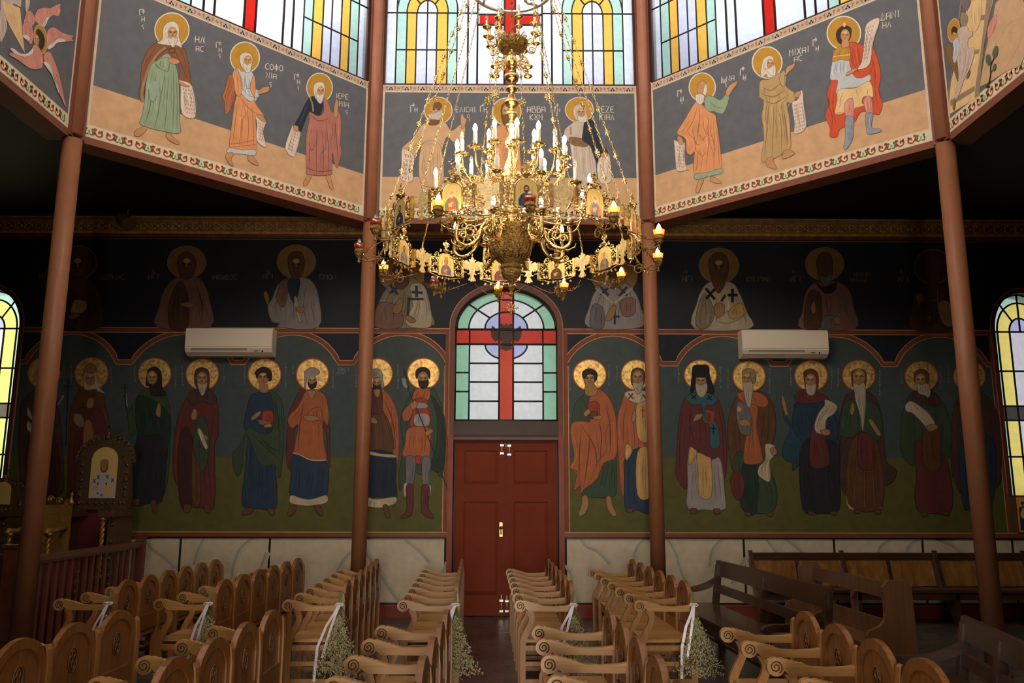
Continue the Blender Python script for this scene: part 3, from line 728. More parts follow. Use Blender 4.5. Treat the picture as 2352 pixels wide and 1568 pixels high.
# ---- drum panels: cream border, slate-blue ground, ochre floor, two ornament bands
C_BLUE, C_OCHRE, C_CRM = (98, 100, 104), (208, 166, 124), (222, 204, 176)
for k in (0, 7, 1, 6, 2, 5, 3, 4):
    g = G()
    def R(s0, s1, z0, z1, c, off): g.paint(*c); g.poly([fp(k, s0, z0, off), fp(k, s1, z0, off), fp(k, s1, z1, off), fp(k, s0, z1, off)])
    a, b = INS, S-INS
    R(a, b, ZB+.0, ZT, C_CRM, .002); R(a+.028, b-.028, 5.31, 6.945, C_BLUE, .0022)
    if k not in (6, 2): R(a+.028, b-.028, 5.31, 5.74, C_OCHRE, .0024)
    R(a, b, 5.185, 5.295, (226, 214, 180), .0024); R(a, b, 6.962, 7.043, (196, 176, 150), .0024)
    # bottom band: rust leaf scrolls alternating with green leaves
    off = .0028; n = 11.5; L_ = (b-a)/n
    def line(pts, w, c, s0, zc, sc_=1):
        g.paint(*c); A_, B_ = [], []
        for i in range(len(pts)):
            x0, y0 = pts[max(i-1, 0)]; x1, y1 = pts[min(i+1, len(pts)-1)]; dx, dy = x1-x0, y1-y0; l = max(1e-6, sqrt(dx*dx+dy*dy))
            A_.append((pts[i][0]-dy/l*w, pts[i][1]+dx/l*w)); B_.append((pts[i][0]+dy/l*w, pts[i][1]-dx/l*w))
        f = lambda q: fp(k, s0+q[0], zc+q[1], off)
        g.strip([f(q) for q in A_], [f(q) for q in B_])
    vis = k in (0, 7, 1, 6, 2)
    if vis:
        for i in range(12):
            s0 = a+L_*(i+.12)
            c = (92, 116, 66)
            if i or 1:
                for sg in (-1, 1):
                    line(smooth_open([(sg*.004, -.03), (sg*.03, -.036), (sg*.036, -.005), (sg*.022, .03)]), .0075, c, s0, 5.24)
                    line([(sg*.022, .03), (sg*.042, .022)], .008, c, s0, 5.24); line([(sg*.03, -.005), (sg*.046, -.008)], .006, c, s0, 5.24)
                line([(0, -.02), (0, .012)], .009, (140, 156, 96), s0, 5.24)
            if i < 11:
                c = (156, 74, 44)
                for j, q in enumerate((-.055, .055)):
                    sc0 = s0+L_*.5+q; f = 1 if j == 0 else -1
                    line(smooth_open([(f*-.05, .038), (f*-.035, -.01), (f*-.005, -.036), (f*.03, -.02), (f*.028, .016), (f*.002, .018), (0, -.006)]), .0085, c, sc0, 5.24)
                    line([(f*-.05, .036), (f*-.022, .03)], .012, c, sc0, 5.24); line([(f*-.052, -.03), (f*-.035, .0)], .011, c, sc0, 5.24); line([(f*.02, .0), (f*.03, .038)], .010, c, sc0, 5.24)
        m_ = 16; L2 = (b-a)/m_
        for i in range(m_):
            s0 = a+L2*(i+.5)
            for x, z in ((-.018, -.012), (.018, -.012), (0, .012)):
                g.paint(44, 50, 72); g.poly([fp(k, s0+x+.014*cos(t), 7.0+z+.014*sin(t), off) for t in [2*pi*j/8 for j in range(8)]])
            g.paint(222, 210, 196); g.poly([fp(k, s0+.006*cos(t), 6.994+.008*sin(t), off+.0003) for t in [2*pi*j/6 for j in range(6)]])
            line([(-.045, -.03), (-.022, .005), (0, .036), (.022, .005), (.045, -.03)], .0035, (206, 190, 170), s0, 6.998)
            c = (168, 100, 80)
            if i < m_-1:
                g.paint(*c); g.poly([fp(k, s0+L2/2+.02*cos(t)*(1 if j % 2 else .7), 7.004+.02*sin(t)*(1 if j % 2 else .7), off) for j, t in [(j, 2*pi*j/12) for j in range(12)]])
                g.paint(206, 184, 150); g.poly([fp(k, s0+L2/2+.007*cos(t), 7.004+.007*sin(t), off+.0003) for t in [2*pi*j/6 for j in range(6)]])
            for sg in (-1, 1):
                line(smooth_open([(sg*.042, -.025), (sg*.058, .0), (sg*.046, .028), (sg*.07, .012)]), .005, c, s0, 7.0)
    g.build('painted_border', PAINT, DRUM[k])

PALF = dict(G=(188, 140, 48), q=(188, 140, 48), W=(224, 214, 200), w=(196, 182, 162), S=(196, 146, 100), s=(118, 78, 50), B=(134, 86, 56), b=(92, 58, 40), f=(160, 128, 92), V=(146, 164, 134), v=(98, 116, 92),
 O=(218, 150, 100), o=(176, 104, 66), P=(178, 116, 100), u=(124, 72, 64), K=(38, 46, 58), k=(70, 82, 96), c=(226, 204, 186), t=(140, 96, 78), L=(196, 202, 204), l=(140, 150, 158), Y=(186, 154, 104), y=(132, 102, 62),
 R=(204, 82, 48), r=(150, 48, 32), D=(232, 196, 140), d=(190, 140, 88), e=(228, 218, 206), g=(150, 170, 150), h=(60, 40, 28), x=(204, 188, 170), Z=(214, 146, 128), z=(168, 98, 84), I=(178, 152, 146), m=(206, 186, 172), n=(150, 130, 104), a=(84, 100, 70), j=(206, 170, 130), M=(120, 110, 110))
A1 = crop(0, 0, 860/2352); B1 = crop(1480, 0, 872/2352); C1 = crop(820, 0, 700/2352); LL = crop(0, 0, 220/1078); RR = crop(2140, 0, 212/1039)
def prophet(k, cr, label, txt, name='painted_prophet'):
    A, d, n = frame_of(k)
    f = Fig(face3(cr, k), n, PALF, off=.0045); f.draw(txt); f.done(name, DRUM[k], label)
HEAD = lambda cx, cy, r, extra='': ''
prophet(7, A1, 'painted prophet in brown fur cloak over green robe, far left', '''
@e 1079,189 111,111
@q 1079,189 104,104
Te 876,98 38 0 P
Te 893,86 26 0 F
Te 890,138 32 0 H
Te 890,178 30 0 c
Te 1226,268 42 .1 HL
Te 1276,268 34 .1 I
Te 1230,322 36 .1 AC
=B 1010,256 955,285 915,335 893,400 884,470 880,540 872,590 888,640 905,625 915,560 1005,420 1090,372 1130,440 1120,520 1195,545 1196,490 1178,380 1160,310 1120,272 1060,262
_f 20 1040,300 985,350 935,430 905,520 890,600 897,640
_b 7 1060,300 1000,345 948,430 915,520 902,600
-b 5 1090,300 1130,390 1175,500
-b 4 1110,290 1150,350 1170,430
=V 1055,338 995,372 945,415 918,510 905,640 890,730 876,778 940,805 1010,822 1126,838 1128,760 1124,600 1122,520 1105,420
-v 6 990,440 960,560 935,700 905,785
-v 6 1035,470 1010,600 990,720 968,808
-v 5 1060,470 1050,600 1040,740 1030,820
-v 5 1088,460 1090,600 1086,740 1084,830
-v 5 1105,480 1112,640 1108,830
@g 960,572 28,66 4
_v 4 932,560 938,620 962,640 986,600
=V 1000,372 975,400 1000,432 1050,450 1062,420 1060,365
_v 4 975,400 1005,434 1050,450 1060,430
=S 1055,370 1095,368 1128,388 1100,405 1065,395
@b 1078,320 24,19
@B 1078,320 15,11
=W 1022,235 1024,180 1045,148 1078,136 1108,148 1124,185 1122,230 1142,298 1105,285 1050,285 985,272 1010,255
@S 1082,208 31,38
-s 5 1058,200 1072,196 1078,204
-s 5 1090,204 1100,198 1110,204
-s 4 1083,205 1080,222 1088,226
=W 1052,228 1066,246 1085,232 1104,246 1116,230 1110,262 1086,298 1062,270
=c 1118,512 1135,508 1205,545 1226,732 1140,712 1132,530
_c 10 1122,518 1160,535 1200,540
St 6 1142,560 1205,572 4,24 7
=S 1120,518 1150,522 1168,536 1190,540 1180,548 1140,540
=S 895,796 922,800 915,820 872,858 842,848 850,822
=S 1044,836 1072,842 1082,862 1124,898 1104,906 1048,870
-s 3 850,845 880,850
-s 3 1060,868 1112,900
''')
prophet(7, A1, 'painted prophet in orange robe gesturing with open right hand', '''
@e 1537,362 95,101
@q 1537,362 88,94
Te 1357,300 36 .1 P
Te 1374,284 24 .1 F
Te 1374,330 30 .1 H
Te 1372,360 28 .1 c
Te 1666,436 38 .12 COFO
Te 1672,490 36 .12 NIA
Te 1690,540 34 .1 c
=o 1440,470 1412,560 1395,608 1410,640 1412,718 1440,700 1470,620 1500,500
=L 1490,425 1462,460 1470,540 1500,590 1560,632 1600,640 1620,600 1628,572 1575,560 1590,470 1555,440 1520,450
-l 5 1500,460 1510,540 1560,600
-l 5 1540,460 1545,540 1590,600
=L 1540,560 1620,566 1620,612 1560,600
=O 1500,585 1472,650 1456,770 1440,900 1452,930 1520,942 1606,938 1608,820 1608,730 1650,740 1652,720 1600,640 1604,560 1600,500 1590,470 1570,560 1600,625 1560,635
-o 5 1490,640 1475,780 1460,900
-o 5 1520,650 1515,780 1500,930
-o 5 1550,650 1560,800 1550,935
-o 5 1580,660 1590,800 1590,930
_o 5 1440,905 1500,900 1600,880
_o 4 1446,925 1520,918 1606,908
-o 5 1500,600 1560,680 1640,730
=O 1485,430 1466,500 1480,590 1510,600 1520,520
=L 1440,930 1520,944 1598,940 1598,976 1515,968 1430,962
-l 4 1470,938 1466,964
-l 4 1520,945 1522,968
-l 4 1560,942 1562,974
=S 1618,575 1650,550 1688,545 1684,575 1640,590 1622,592
=W 1504,375 1506,350 1535,330 1568,338 1584,365 1582,400 1575,440 1550,460 1530,440 1510,405
@S 1556,378 24,30
=W 1530,392 1548,408 1576,400 1574,440 1552,460 1534,436
-s 4 1540,372 1552,370
-s 4 1564,374 1574,378
=c 1606,726 1668,756 1650,830 1670,926 1610,880 1612,780
St 5 1618,770 1650,786 1,20 6
=S 1610,730 1640,722 1668,760 1650,766
=S 1440,956 1464,966 1450,1000 1464,1040 1444,1036 1414,985
=S 1558,978 1586,984 1622,1034 1600,1036 1558,1008
''')
prophet(7, A1, 'painted prophet in dark tunic and rose cloak lowering a scroll', '''
@e 2006,551 84,94
@q 2006,551 78,88
Te 1848,502 36 .14 P
Te 1864,484 24 .14 F
Te 1866,530 30 .14 H
Te 1866,562 26 .14 c
Te 2110,615 30 .14 IERE
Te 2130,668 34 .14 MIA
Te 2168,712 30 .1 c
=K 1985,608 1950,610 1918,650 1885,720 1850,790 1880,840 1900,800 1940,700 1960,712 2010,720 2030,640 2010,620
-k 5 1940,640 1905,720 1875,790
-k 4 1985,640 1990,700
_n 10 1946,612 1962,660 1965,702
=P 2030,622 2060,640 2080,700 2100,706 2136,712 2140,830 2136,900 2144,960 2116,1056 2096,1010 2086,960 2084,1075 2080,1096 2000,1104 1924,1092 1922,1070 1920,950 1922,850 1940,760 1944,705 2000,730 2032,700
-u 5 1960,780 1945,920 1940,1080
-u 5 1990,800 1985,940 1985,1100
-u 5 2020,800 2030,960 2030,1096
-u 5 2050,790 2062,940 2060,1090
-u 5 2100,730 2110,860 2126,1000
_u 5 1925,1055 2000,1078 2082,1070
-u 6 1945,720 2000,760 2060,745
@P 1958,890 22,60
_u 4 1940,900 1955,950 1976,910
-I 6 1996,950 1992,1090
=S 2095,700 2104,640 2112,620 2124,650 2120,720 2104,740
=W 1968,560 1974,530 2000,516 2030,522 2040,560 2036,600 2018,650 1996,640 1972,600
@S 2012,570 22,28
=W 1982,586 2002,598 2032,592 2026,625 2010,652 1990,630
-s 4 1998,564 2008,562
-s 4 2018,566 2028,570
=c 1836,792 1884,836 1886,846 1846,982 1790,930 1830,800
St 5 1838,830 1872,850 -7,20 6
_e 8 1790,928 1848,984
=S 1850,788 1872,800 1866,830 1840,812
=S 1930,1098 1952,1104 1944,1130 1920,1166 1902,1160 1912,1130
=S 2046,1106 2070,1104 2080,1140 2092,1186 2074,1186 2056,1140
''')
prophet(1, B1, 'painted bald prophet in salmon cloak raising his left hand', '''
@e 360,541 85,92
@q 360,541 78,86
Te 208,598 36 -.2 P
Te 222,580 24 -.2 F
Te 226,630 30 -.2 H
Te 226,640 26 -.2 c
Te 474,518 40 -.2 I
Te 488,516 34 -.2 W
Te 510,508 36 -.2 NA
Te 500,536 26 0 c
=V 380,600 430,600 470,620 500,590 520,560 526,610 500,690 470,705 430,690 380,690
-v 4 400,620 440,660 490,670
=S 504,580 520,540 548,516 578,504 570,530 545,560 522,596
=O 322,630 350,640 400,690 440,710 450,760 462,840 480,1000 478,1040 440,1060 380,1072 310,1076 308,1000 312,940 290,960 262,940 256,860 205,830 220,790 252,740 280,690
-o 5 330,660 300,760 240,840
-o 5 345,660 340,780 320,900
-o 5 360,700 372,800 390,840
-o 5 400,720 400,880 380,1060
-o 5 430,740 436,900 430,1050
-o 5 450,800 462,940 466,1030
-o 5 335,920 330,1000 320,1070
_o 5 300,800 330,900 385,840
@O 360,920 20,50
_o 4 342,930 360,972 380,940
=g 320,1078 400,1066 478,1044 482,1072 400,1094 320,1112
-v 4 350,1076 350,1106
-v 4 390,1070 392,1098
-v 4 430,1060 434,1086
=S 330,540 345,508 372,504 384,530 378,590 350,600 330,575
=W 372,540 384,520 392,550 380,590 366,580
=W 318,592 335,584 368,588 372,620 352,648 326,636
-s 4 334,552 345,550
-s 4 354,550 366,552
=c 190,876 250,890 250,960 262,1050 276,1052 210,1062 196,1010 188,900
St 5 198,910 246,916 1,20 7
_c 9 186,872 226,892 252,888
=S 205,852 226,846 248,890 220,894
=S 345,1106 368,1112 360,1140 338,1192 320,1186 328,1150
=S 414,1096 440,1100 478,1128 470,1138 416,1126
''')
prophet(1, B1, 'painted prophet in ochre-brown robe pointing upward', '''
@e 762,388 96,101
@q 762,388 88,94
Te 596,468 40 -.2 P
Te 606,440 26 -.2 F
Te 614,496 30 -.2 H
Te 616,496 26 -.2 c
Te 900,350 40 -.22 MIXAI
Te 930,386 36 -.22 AC
=Y 722,500 712,560 714,600 740,630 728,720 738,800 740,880 726,990 760,1002 850,960 905,920 908,860 902,740 884,640 912,640 940,610 930,575 880,535 862,470 840,450 780,490
-y 6 730,540 790,560 860,500
-y 6 720,580 800,600 870,560
-y 6 735,620 810,640 900,580
-y 5 770,650 760,800 745,980
-y 5 800,650 800,800 790,985
-y 5 830,660 850,800 850,960
-y 5 860,660 880,780 890,920
=Y 850,450 870,440 880,500 862,540 840,500
=S 872,470 884,420 910,404 934,392 926,420 896,446 884,462
=W 730,400 745,362 780,345 802,362 804,400 816,430 812,470 770,480 756,460 730,484 722,460
@S 782,396 24,32
=W 752,428 770,428 808,404 816,440 806,470 780,462
-s 4 768,392 780,388
-s 4 790,388 800,392
=c 972,566 982,572 990,660 1002,790 934,830 932,760 916,640 950,620
_c 9 972,562 980,600 950,620
St 5 924,660 986,640 2,22 8
=S 928,590 950,566 970,570 960,600 936,606
=S 762,982 800,975 800,1000 822,1040 800,1046 758,1024
=S 872,930 915,935 932,950 905,970 856,984
-s 3 780,1000 812,1040
''')
prophet(1, B1, 'painted young prophet in red cloak holding up a long scroll', '''
@e 1237,206 108,108
@q 1237,206 100,100
Te 1046,288 40 -.25 P
Te 1056,262 26 -.25 F
Te 1064,316 30 -.25 H
Te 1068,316 24 0 c
Te 1466,128 44 -.2 DANI
Te 1478,178 38 -.2 HL
=R 1290,262 1360,280 1420,300 1456,400 1466,480 1452,560 1476,640 1462,700 1440,712 1350,690 1300,760 1216,800 1196,846 1152,848 1150,790 1120,710 1150,640 1134,590 1160,500 1260,300
-r 5 1400,320 1430,440 1430,560 1450,660
-r 5 1160,540 1140,640 1165,720 1160,820
-r 4 1340,690 1300,740 1240,770
-r 5 1180,560 1170,660 1190,780
=L 1180,310 1166,380 1154,450 1156,496 1200,500 1190,580 1250,548 1320,540 1398,500 1390,460 1300,460 1290,360 1260,310
-l 4 1190,400 1180,470
-l 5 1216,480 1220,560
-l 5 1300,490 1320,530
=R 1270,270 1320,280 1350,420 1380,400 1420,380 1400,450 1350,482 1300,470 1270,370
-r 4 1290,300 1300,400 1340,460
=G 1210,290 1262,280 1280,340 1266,376 1220,370 1166,382 1178,320
_D 5 1172,352 1216,346 1274,340
-D 4 1200,310 1206,330
-D 4 1236,300 1240,324
=D 1206,556 1310,546 1396,504 1420,590 1400,602 1360,600 1350,640 1374,650 1300,672 1240,700 1184,706 1196,620
-d 4 1240,570 1232,690
-d 4 1290,560 1290,670
-d 4 1330,540 1350,620
-d 4 1370,530 1390,590
_d 4 1184,704 1260,690 1370,650
=Z 1244,640 1290,610 1300,700 1286,730 1250,720
=Z 1360,620 1402,600 1418,700 1400,712 1378,700
=l 1248,730 1290,722 1298,740 1294,850 1258,920 1236,918 1246,850
=l 1372,712 1418,706 1410,790 1466,800 1462,818 1390,832 1378,800
-e 3 1250,760 1294,780
-e 3 1248,800 1294,820
-e 3 1376,740 1414,760
-e 3 1378,780 1410,790
=h 1196,250 1190,210 1206,180 1240,160 1276,172 1284,200 1270,250 1230,262 1215,272
=S 1230,250 1264,250 1268,290 1226,296
@S 1246,222 28,40
-s 4 1230,214 1242,210
-s 4 1254,210 1266,212
-s 3 1250,216 1252,232
@D 1241,155 9,14
=c 1380,150 1460,118 1420,260 1396,400 1322,432 1350,380 1366,250
St 5 1372,180 1424,164 -5,24 9
=S 1252,458 1290,430 1326,424 1306,444 1260,470
''')
prophet(0, C1, 'painted prophet in pale robe raising one hand, left of the chandelier', '''
@e 627,853 111,107
@q 627,853 104,100
Te 414,866 50 0 P
Te 430,824 26 0 F
Te 446,866 36 0 H
Te 762,866 40 0 ELICAI
Te 852,912 30 0 O
Te 864,935 24 0 c
=j 540,940 480,990 440,1060 350,1140 370,1170 430,1210 500,1130 500,1300 500,1411 640,1411 640,1240 690,1060 740,1095 800,1090 826,1040 835,980 800,960 730,1010 680,940 620,915
-d 6 540,1000 470,1100 400,1170
-d 6 530,1130 520,1260 520,1400
-d 6 580,1120 590,1250 560,1400
-d 6 620,1120 632,1230
_d 6 500,1108 600,1116 700,1104
=j 500,1120 640,1120 660,1411 492,1411
-d 6 540,1150 530,1390
-d 6 596,1150 600,1400
=S 805,985 800,900 816,880 826,905 846,925 836,960 826,990
@S 612,850 46,58
=s 572,830 590,800 630,790 655,815 640,840 600,835
=w 552,880 600,872 660,850 650,900 620,930 570,920
=s 555,962 570,925 650,935 608,966
=c 352,1150 438,1200 430,1300 426,1400 338,1380 345,1260
St 9 362,1200 424,1212 -3,34 6
''')
prophet(0, C1, 'painted prophet half hidden behind the chandelier shaft', '''
@e 1155,862 115,109
@q 1155,862 108,102
Te 952,864 46 0 P
Te 966,824 26 0 F
Te 980,864 34 0 H
Te 1314,868 48 0 ABBA
Te 1336,928 44 0 K8M
=O 1120,960 1050,1010 1020,1130 1040,1250 1040,1411 1250,1411 1260,1200 1240,1020 1200,960
-o 6 1090,1010 1080,1200 1090,1400
-o 6 1170,1010 1180,1200 1170,1400
=s 1110,840 1130,800 1180,800 1200,850 1190,940 1150,980 1120,930
@S 1154,860 32,52
=s 1126,890 1180,890 1170,950 1150,968 1132,940
''')
prophet(0, C1, 'painted prophet in pale headcloth with a dark cloak, right of the chandelier', '''
@e 1716,848 112,100
@q 1716,848 105,94
Te 1524,866 42 0 P
Te 1540,824 24 0 F
Te 1548,866 32 0 H
Te 1866,868 46 0 IEZE
Te 1872,928 44 0 KIHL
=x 1700,930 1650,960 1600,1010 1610,1080 1640,1100 1660,1240 1690,1411 1840,1411 1840,1240 1830,1000 1780,940
-I 6 1720,1130 1710,1300
-I 6 1770,1130 1780,1300
=y 1640,1060 1740,1070 1790,1080 1780,1130 1700,1128 1650,1110
=K 1760,930 1820,935 1850,1010 1880,1110 1935,1180 1880,1270 1840,1240 1800,1130 1740,1080 1745,1010
-k 5 1800,960 1820,1060 1860,1180
_n 12 1648,980 1650,1040
@x 1720,845 52,40
=x 1668,860 1680,820 1720,806 1760,830 1776,880 1770,920 1700,930 1676,900
@S 1730,868 30,34
=W 1704,895 1735,905 1776,890 1776,930 1745,948 1710,935
-s 5 1716,862 1730,858
-s 5 1744,862 1756,868
=c 1880,1210 1940,1190 1960,1300 1960,1400 1880,1411 1850,1300
=S 1880,1190 1920,1176 1936,1200 1900,1216
''')
prophet(6, LL, 'painted six-winged seraph in rose pink beside a pale cone of light', '''
/m 0,0 235,0 230,80 150,40 60,190 0,200
=m 0,100 60,190 68,330 30,430 0,470 -10,300
-n 4 0,200 50,260 60,350
/D 16,10 60,190 100,290 272,596 245,350 220,90 20,10
-j 5 60,40 130,250 210,430
-j 5 110,60 180,290 235,480
=m 280,0 330,0 322,80 290,150
=Z 330,120 360,150 384,200 380,260 330,310 260,270 290,150
=Z 384,230 390,160 420,105 480,85 560,90 640,50 678,44 668,90 676,120 650,180 600,170 560,190 510,230 490,300 440,280
=e 556,184 520,196 500,230 478,262 482,300 504,290 530,230
_z 4 384,230 392,160 425,106 490,86 570,92
=Z 522,400 530,340 570,308 620,315 700,372 812,400 800,430 812,460 730,464 640,430 580,500 530,548
=e 738,464 690,432 640,436 600,470 560,500 530,530 540,556 590,530 640,480
_z 4 526,380 545,325 600,308 680,352 740,384 810,400
=Z 250,270 300,250 350,290 366,370 362,450 340,500 300,460 260,420 244,330
=e 250,390 300,398 330,430 322,460 290,440 260,424
@e 450,440 78,166 -8
@q 450,440 74,160 -8
=h 402,340 430,328 470,370 494,440 488,510 450,570 425,520 436,440 400,380
@S 404,440 26,56 -10
-s 3 384,420 396,424
-s 3 404,430 414,440
=Z 372,506 420,520 456,580 474,640 476,700 462,760 400,778 330,770 240,710 170,660 100,620 104,590 170,610 230,630 290,600 340,560
=e 104,545 150,550 200,590 240,604 300,598 350,550 366,530 360,600 290,636 220,628 150,600
_z 4 470,700 440,740 380,760
=Z 480,620 520,584 556,590 600,680 640,790 670,900 700,1040 736,1190 716,1180 690,1120 650,1030 610,900 570,800 500,720
=e 478,700 520,698 560,740 590,820 604,900 640,960 660,1060 630,1000 600,910 560,820 500,740
_z 4 600,680 640,790 680,950 728,1180
''', 'painted_seraph')
prophet(2, RR, 'painted rocky hill with a ladder, a robed angel and a small tree', '''
/D 420,0 700,0 560,560 540,1080 200,1290 190,1080
=j 700,170 760,0 1039,0 1039,660 850,800 560,970 560,880 640,440
=Z 640,300 700,190 740,180 720,330 640,430
-d 5 760,60 720,300 620,520
-d 5 860,270 780,420 700,560 560,940
-d 5 1039,200 940,230 850,290 790,340
-d 5 1039,380 960,560 900,660 800,830
-d 5 860,340 900,380 1039,330
-e 5 850,280 800,320
-e 5 860,340 820,400
/n 625,0 690,0 600,480 560,820 544,1070 490,1100 500,960 560,560
/n 556,170 620,165 610,225 548,230
/n 495,566 545,550 535,600 490,612
/n 215,1130 490,965 492,1020 215,1196
/n 330,0 350,0 250,700 196,1180 190,1080 240,760
=n 330,160 370,140 410,180 400,280 340,290
=D 420,60 470,10 560,0 560,200 520,330 470,350 420,200
=M 345,0 445,0 430,80 400,120 360,80
=y 176,490 200,490 240,540 280,650 300,760 300,920 270,830 220,740 180,660 165,560
-b 3 200,520 260,680 296,860
@e 256,342 70,136 6
@q 256,342 66,130 6
=h 232,330 262,296 300,330 290,370 250,360 236,400
@S 262,392 22,28
=m 300,340 350,300 410,300 420,350 460,350 466,400 420,440 420,540 486,540 480,640 430,790 370,900 310,1080 270,1110 280,1010 310,900 300,700 280,540 300,420
-I 5 330,360 380,460 410,480
-I 5 400,500 380,700 300,950
-I 5 420,540 420,700 360,900
-I 5 340,500 330,700 310,900
=L 250,470 300,420 320,520 300,640 270,710 246,660 256,560
-l 4 264,480 270,600
=y 400,880 430,800 446,800 430,860 410,886
=y 246,1200 262,1140 280,1130 266,1230 250,1236
_h 14 640,980 670,860 672,780 680,720 720,640
_h 9 676,820 710,760
=a 640,610 668,630 676,700 650,740 624,700 620,640
=a 730,520 756,530 750,620 716,650 694,620 704,560
=a 716,720 736,730 730,780 704,800 698,750
=h 620,990 640,950 668,980
''', 'painted_ladder_scene')

# ---- back wall: scalloped bands, dado joints and veins
CW_ = crop(0, 0, 1)
f = Fig(wall3(CW_), Vector((0, -1, 0)), dict(b=C_BAND, e=(190, 150, 112), n=(32, 34, 44), N=(42, 46, 60), k=(26, 32, 28), v=(162, 156, 138), V=(186, 176, 152), t=C_TEAL), off=.002)
def wz(x, z): return (x, z)
f.to3 = lambda x, z: Vector((x, YW, z))
def arcs(spans, x0, x1):
    """scalloped band over spans of (left, right) arch feet"""
    zc, zt = 3.435, 3.862
    line = [(x0, zc)]
    for a, b in spans:
        h = zt-zc; c = (b-a)/2; Rr = (c*c+h*h)/(2*h); th = math.asin(min(1, c/Rr)); mx = (a+b)/2
        line += [(mx+Rr*sin(-th+2*th*i/18), zt-Rr+Rr*cos(-th+2*th*i/18)) for i in range(19)]
    line.append((x1, zc)); return line
def xw(px, y=838): return at(px, y, YW).x
for spans, x0, x1 in (([(58, 268), (302, 534), (560, 778), (812, 1030)], -6.86, -.79), ([(1297, 1520), (1554, 1772), (1808, 2028), (2058, 2268)], .80, 6.90)):
    sp = [(xw(a), xw(b)) for a, b in spans]
    L_ = arcs(sp, x0, x1)
    # navy spandrels above the scallops
    f.colr('n'); f.L += 1
    base = [f.p3(x, z) for x, z in L_]; top = [f.p3(x, 3.90) for x, z in L_]; f.g.strip(base, top)
    for cx in [(sp[i][1]+sp[i+1][0])/2 for i in range(3)]:
        for sg in (-1, 1):
            for r_ in (.05, .1):
                f.stroke('N', .006, [(cx+sg*(.1+r_*cos(t)*(1-t/9)), 3.72+r_*sin(t)*(1-t/9)) for t in [j*.5 for j in range(12)]])
    off2 = [(x, z) for x, z in L_]
    f.stroke('e', .078, off2); f.stroke('b', .058, off2)
    f.stroke('e', .078, [(x0, 3.895), (x1, 3.895)]); f.stroke('b', .058, [(x0, 3.895), (x1, 3.895)])
    for xe in (x0, x1):
        s_ = 1 if xe == x0 else -1
        if abs(xe) < 2: f.stroke('e', .012, [(xe+s_*.07, 1.11), (xe+s_*.07, 3.40)]); f.stroke('b', .07, [(xe+s_*.03, 1.11), (xe+s_*.03, 3.9)])
        else: f.stroke('e', .012, [(xe+s_*.05, 1.11), (xe+s_*.05, 3.40)]); f.stroke('b', .05, [(xe+s_*.02, 1.11), (xe+s_*.02, 3.9)])
f.stroke('e', .006, [(-9.4, 5.235), (9.4, 5.235)])
for px in (205, 412, 617.6, 824, 1507, 1710, 1918, 2122, 2329):
    X = at(px, 1290, YW).x; f.stroke('k', .03, [(X, .19), (X, 1.04)])
for sg in (-1, 1): f.stroke('k', .03, [(sg*.815, .19), (sg*.815, 1.04)])
rr = random.Random(11)
veins = [[(330, 1234), (350, 1262), (380, 1282), (400, 1305)], [(470, 1234), (455, 1262), (445, 1298)], [(580, 1234), (550, 1262), (536, 1300), (532, 1330)], [(612, 1268), (600, 1300), (588, 1330)],
 [(804, 1268), (780, 1300), (768, 1340)], [(836, 1262), (858, 1295), (880, 1330), (918, 1385)], [(1025, 1290), (1018, 1310), (1000, 1330)], [(1332, 1234), (1348, 1256), (1372, 1266), (1400, 1295)], [(1296, 1298), (1312, 1320), (1318, 1360), (1334, 1390)],
 [(1480, 1237), (1462, 1258), (1455, 1290), (1450, 1330)], [(1532, 1236), (1552, 1270), (1560, 1300), (1572, 1330)], [(1660, 1236), (1636, 1262), (1630, 1300)], [(1760, 1238), (1772, 1255), (1785, 1272)], [(1800, 1236), (1824, 1252), (1845, 1272)],
 [(2045, 1238), (2022, 1255), (2014, 1280)], [(2110, 1238), (2090, 1250), (2080, 1275)], [(2150, 1238), (2190, 1255), (2210, 1275)], [(1680, 1340), (1700, 1300), (1712, 1280)], [(360, 1380), (380, 1330), (402, 1310)], [(930, 1240), (960, 1262), (985, 1290)]]
for v in veins:
    P_ = [(at(x, y, YW).x, at(x, y, YW).z) for x, y in v]
    f.stroke('V', .055, smooth_open([(x+.03, z) for x, z in P_])); f.stroke('v', .036, smooth_open(P_))
f.done('painted_bands', WALLB)

PALW = dict(G=(240, 190, 100), q=(196, 150, 84), e=(150, 70, 44), S=(178, 134, 88), s=(112, 76, 50), h=(56, 40, 34), W=(190, 176, 152), w=(150, 138, 118), K=(48, 44, 52), O=(186, 106, 64), o=(128, 68, 44), M=(108, 54, 50), m=(74, 40, 42),
 B=(46, 66, 86), b=(36, 48, 66), V=(66, 84, 62), v=(44, 60, 48), Y=(214, 168, 106), y=(170, 124, 70), N=(104, 70, 44), n=(76, 50, 38), L=(168, 158, 152), l=(124, 116, 116), C=(206, 188, 156), c=(156, 138, 108), R=(172, 66, 44), T=(60, 104, 112), t=(44, 78, 88), k=(30, 30, 36), P=(150, 110, 96), D=(84, 60, 54), d=(60, 44, 42), g=(150, 160, 160))
WL = crop(0, 540, 860/1873); WR = crop(1480, 540, 872/1899); WM = crop(820, 640, 720/1411)
def saint(cr, label, txt, name='painted_saint'):
    f = Fig(wall3(cr), Vector((0, -1, 0)), PALW, gain=.72 if name == 'painted_saint' else .55, off=.006); f.draw(txt); f.done(name, WALLB, label)  # half figures get darker paint, with the aisle's shade put into the colour
def inscr(x, y, n, h=13, step=None):
    """narrow vertical inscription of n small characters"""
    rr = random.Random(int(x*3+y)); st = step or h*1.25
    return '\n'.join('Tg %g,%g %g 0 %s' % (x, y+h+i*st, h, rr.choice('AOICKNEHPT')) for i in range(n))
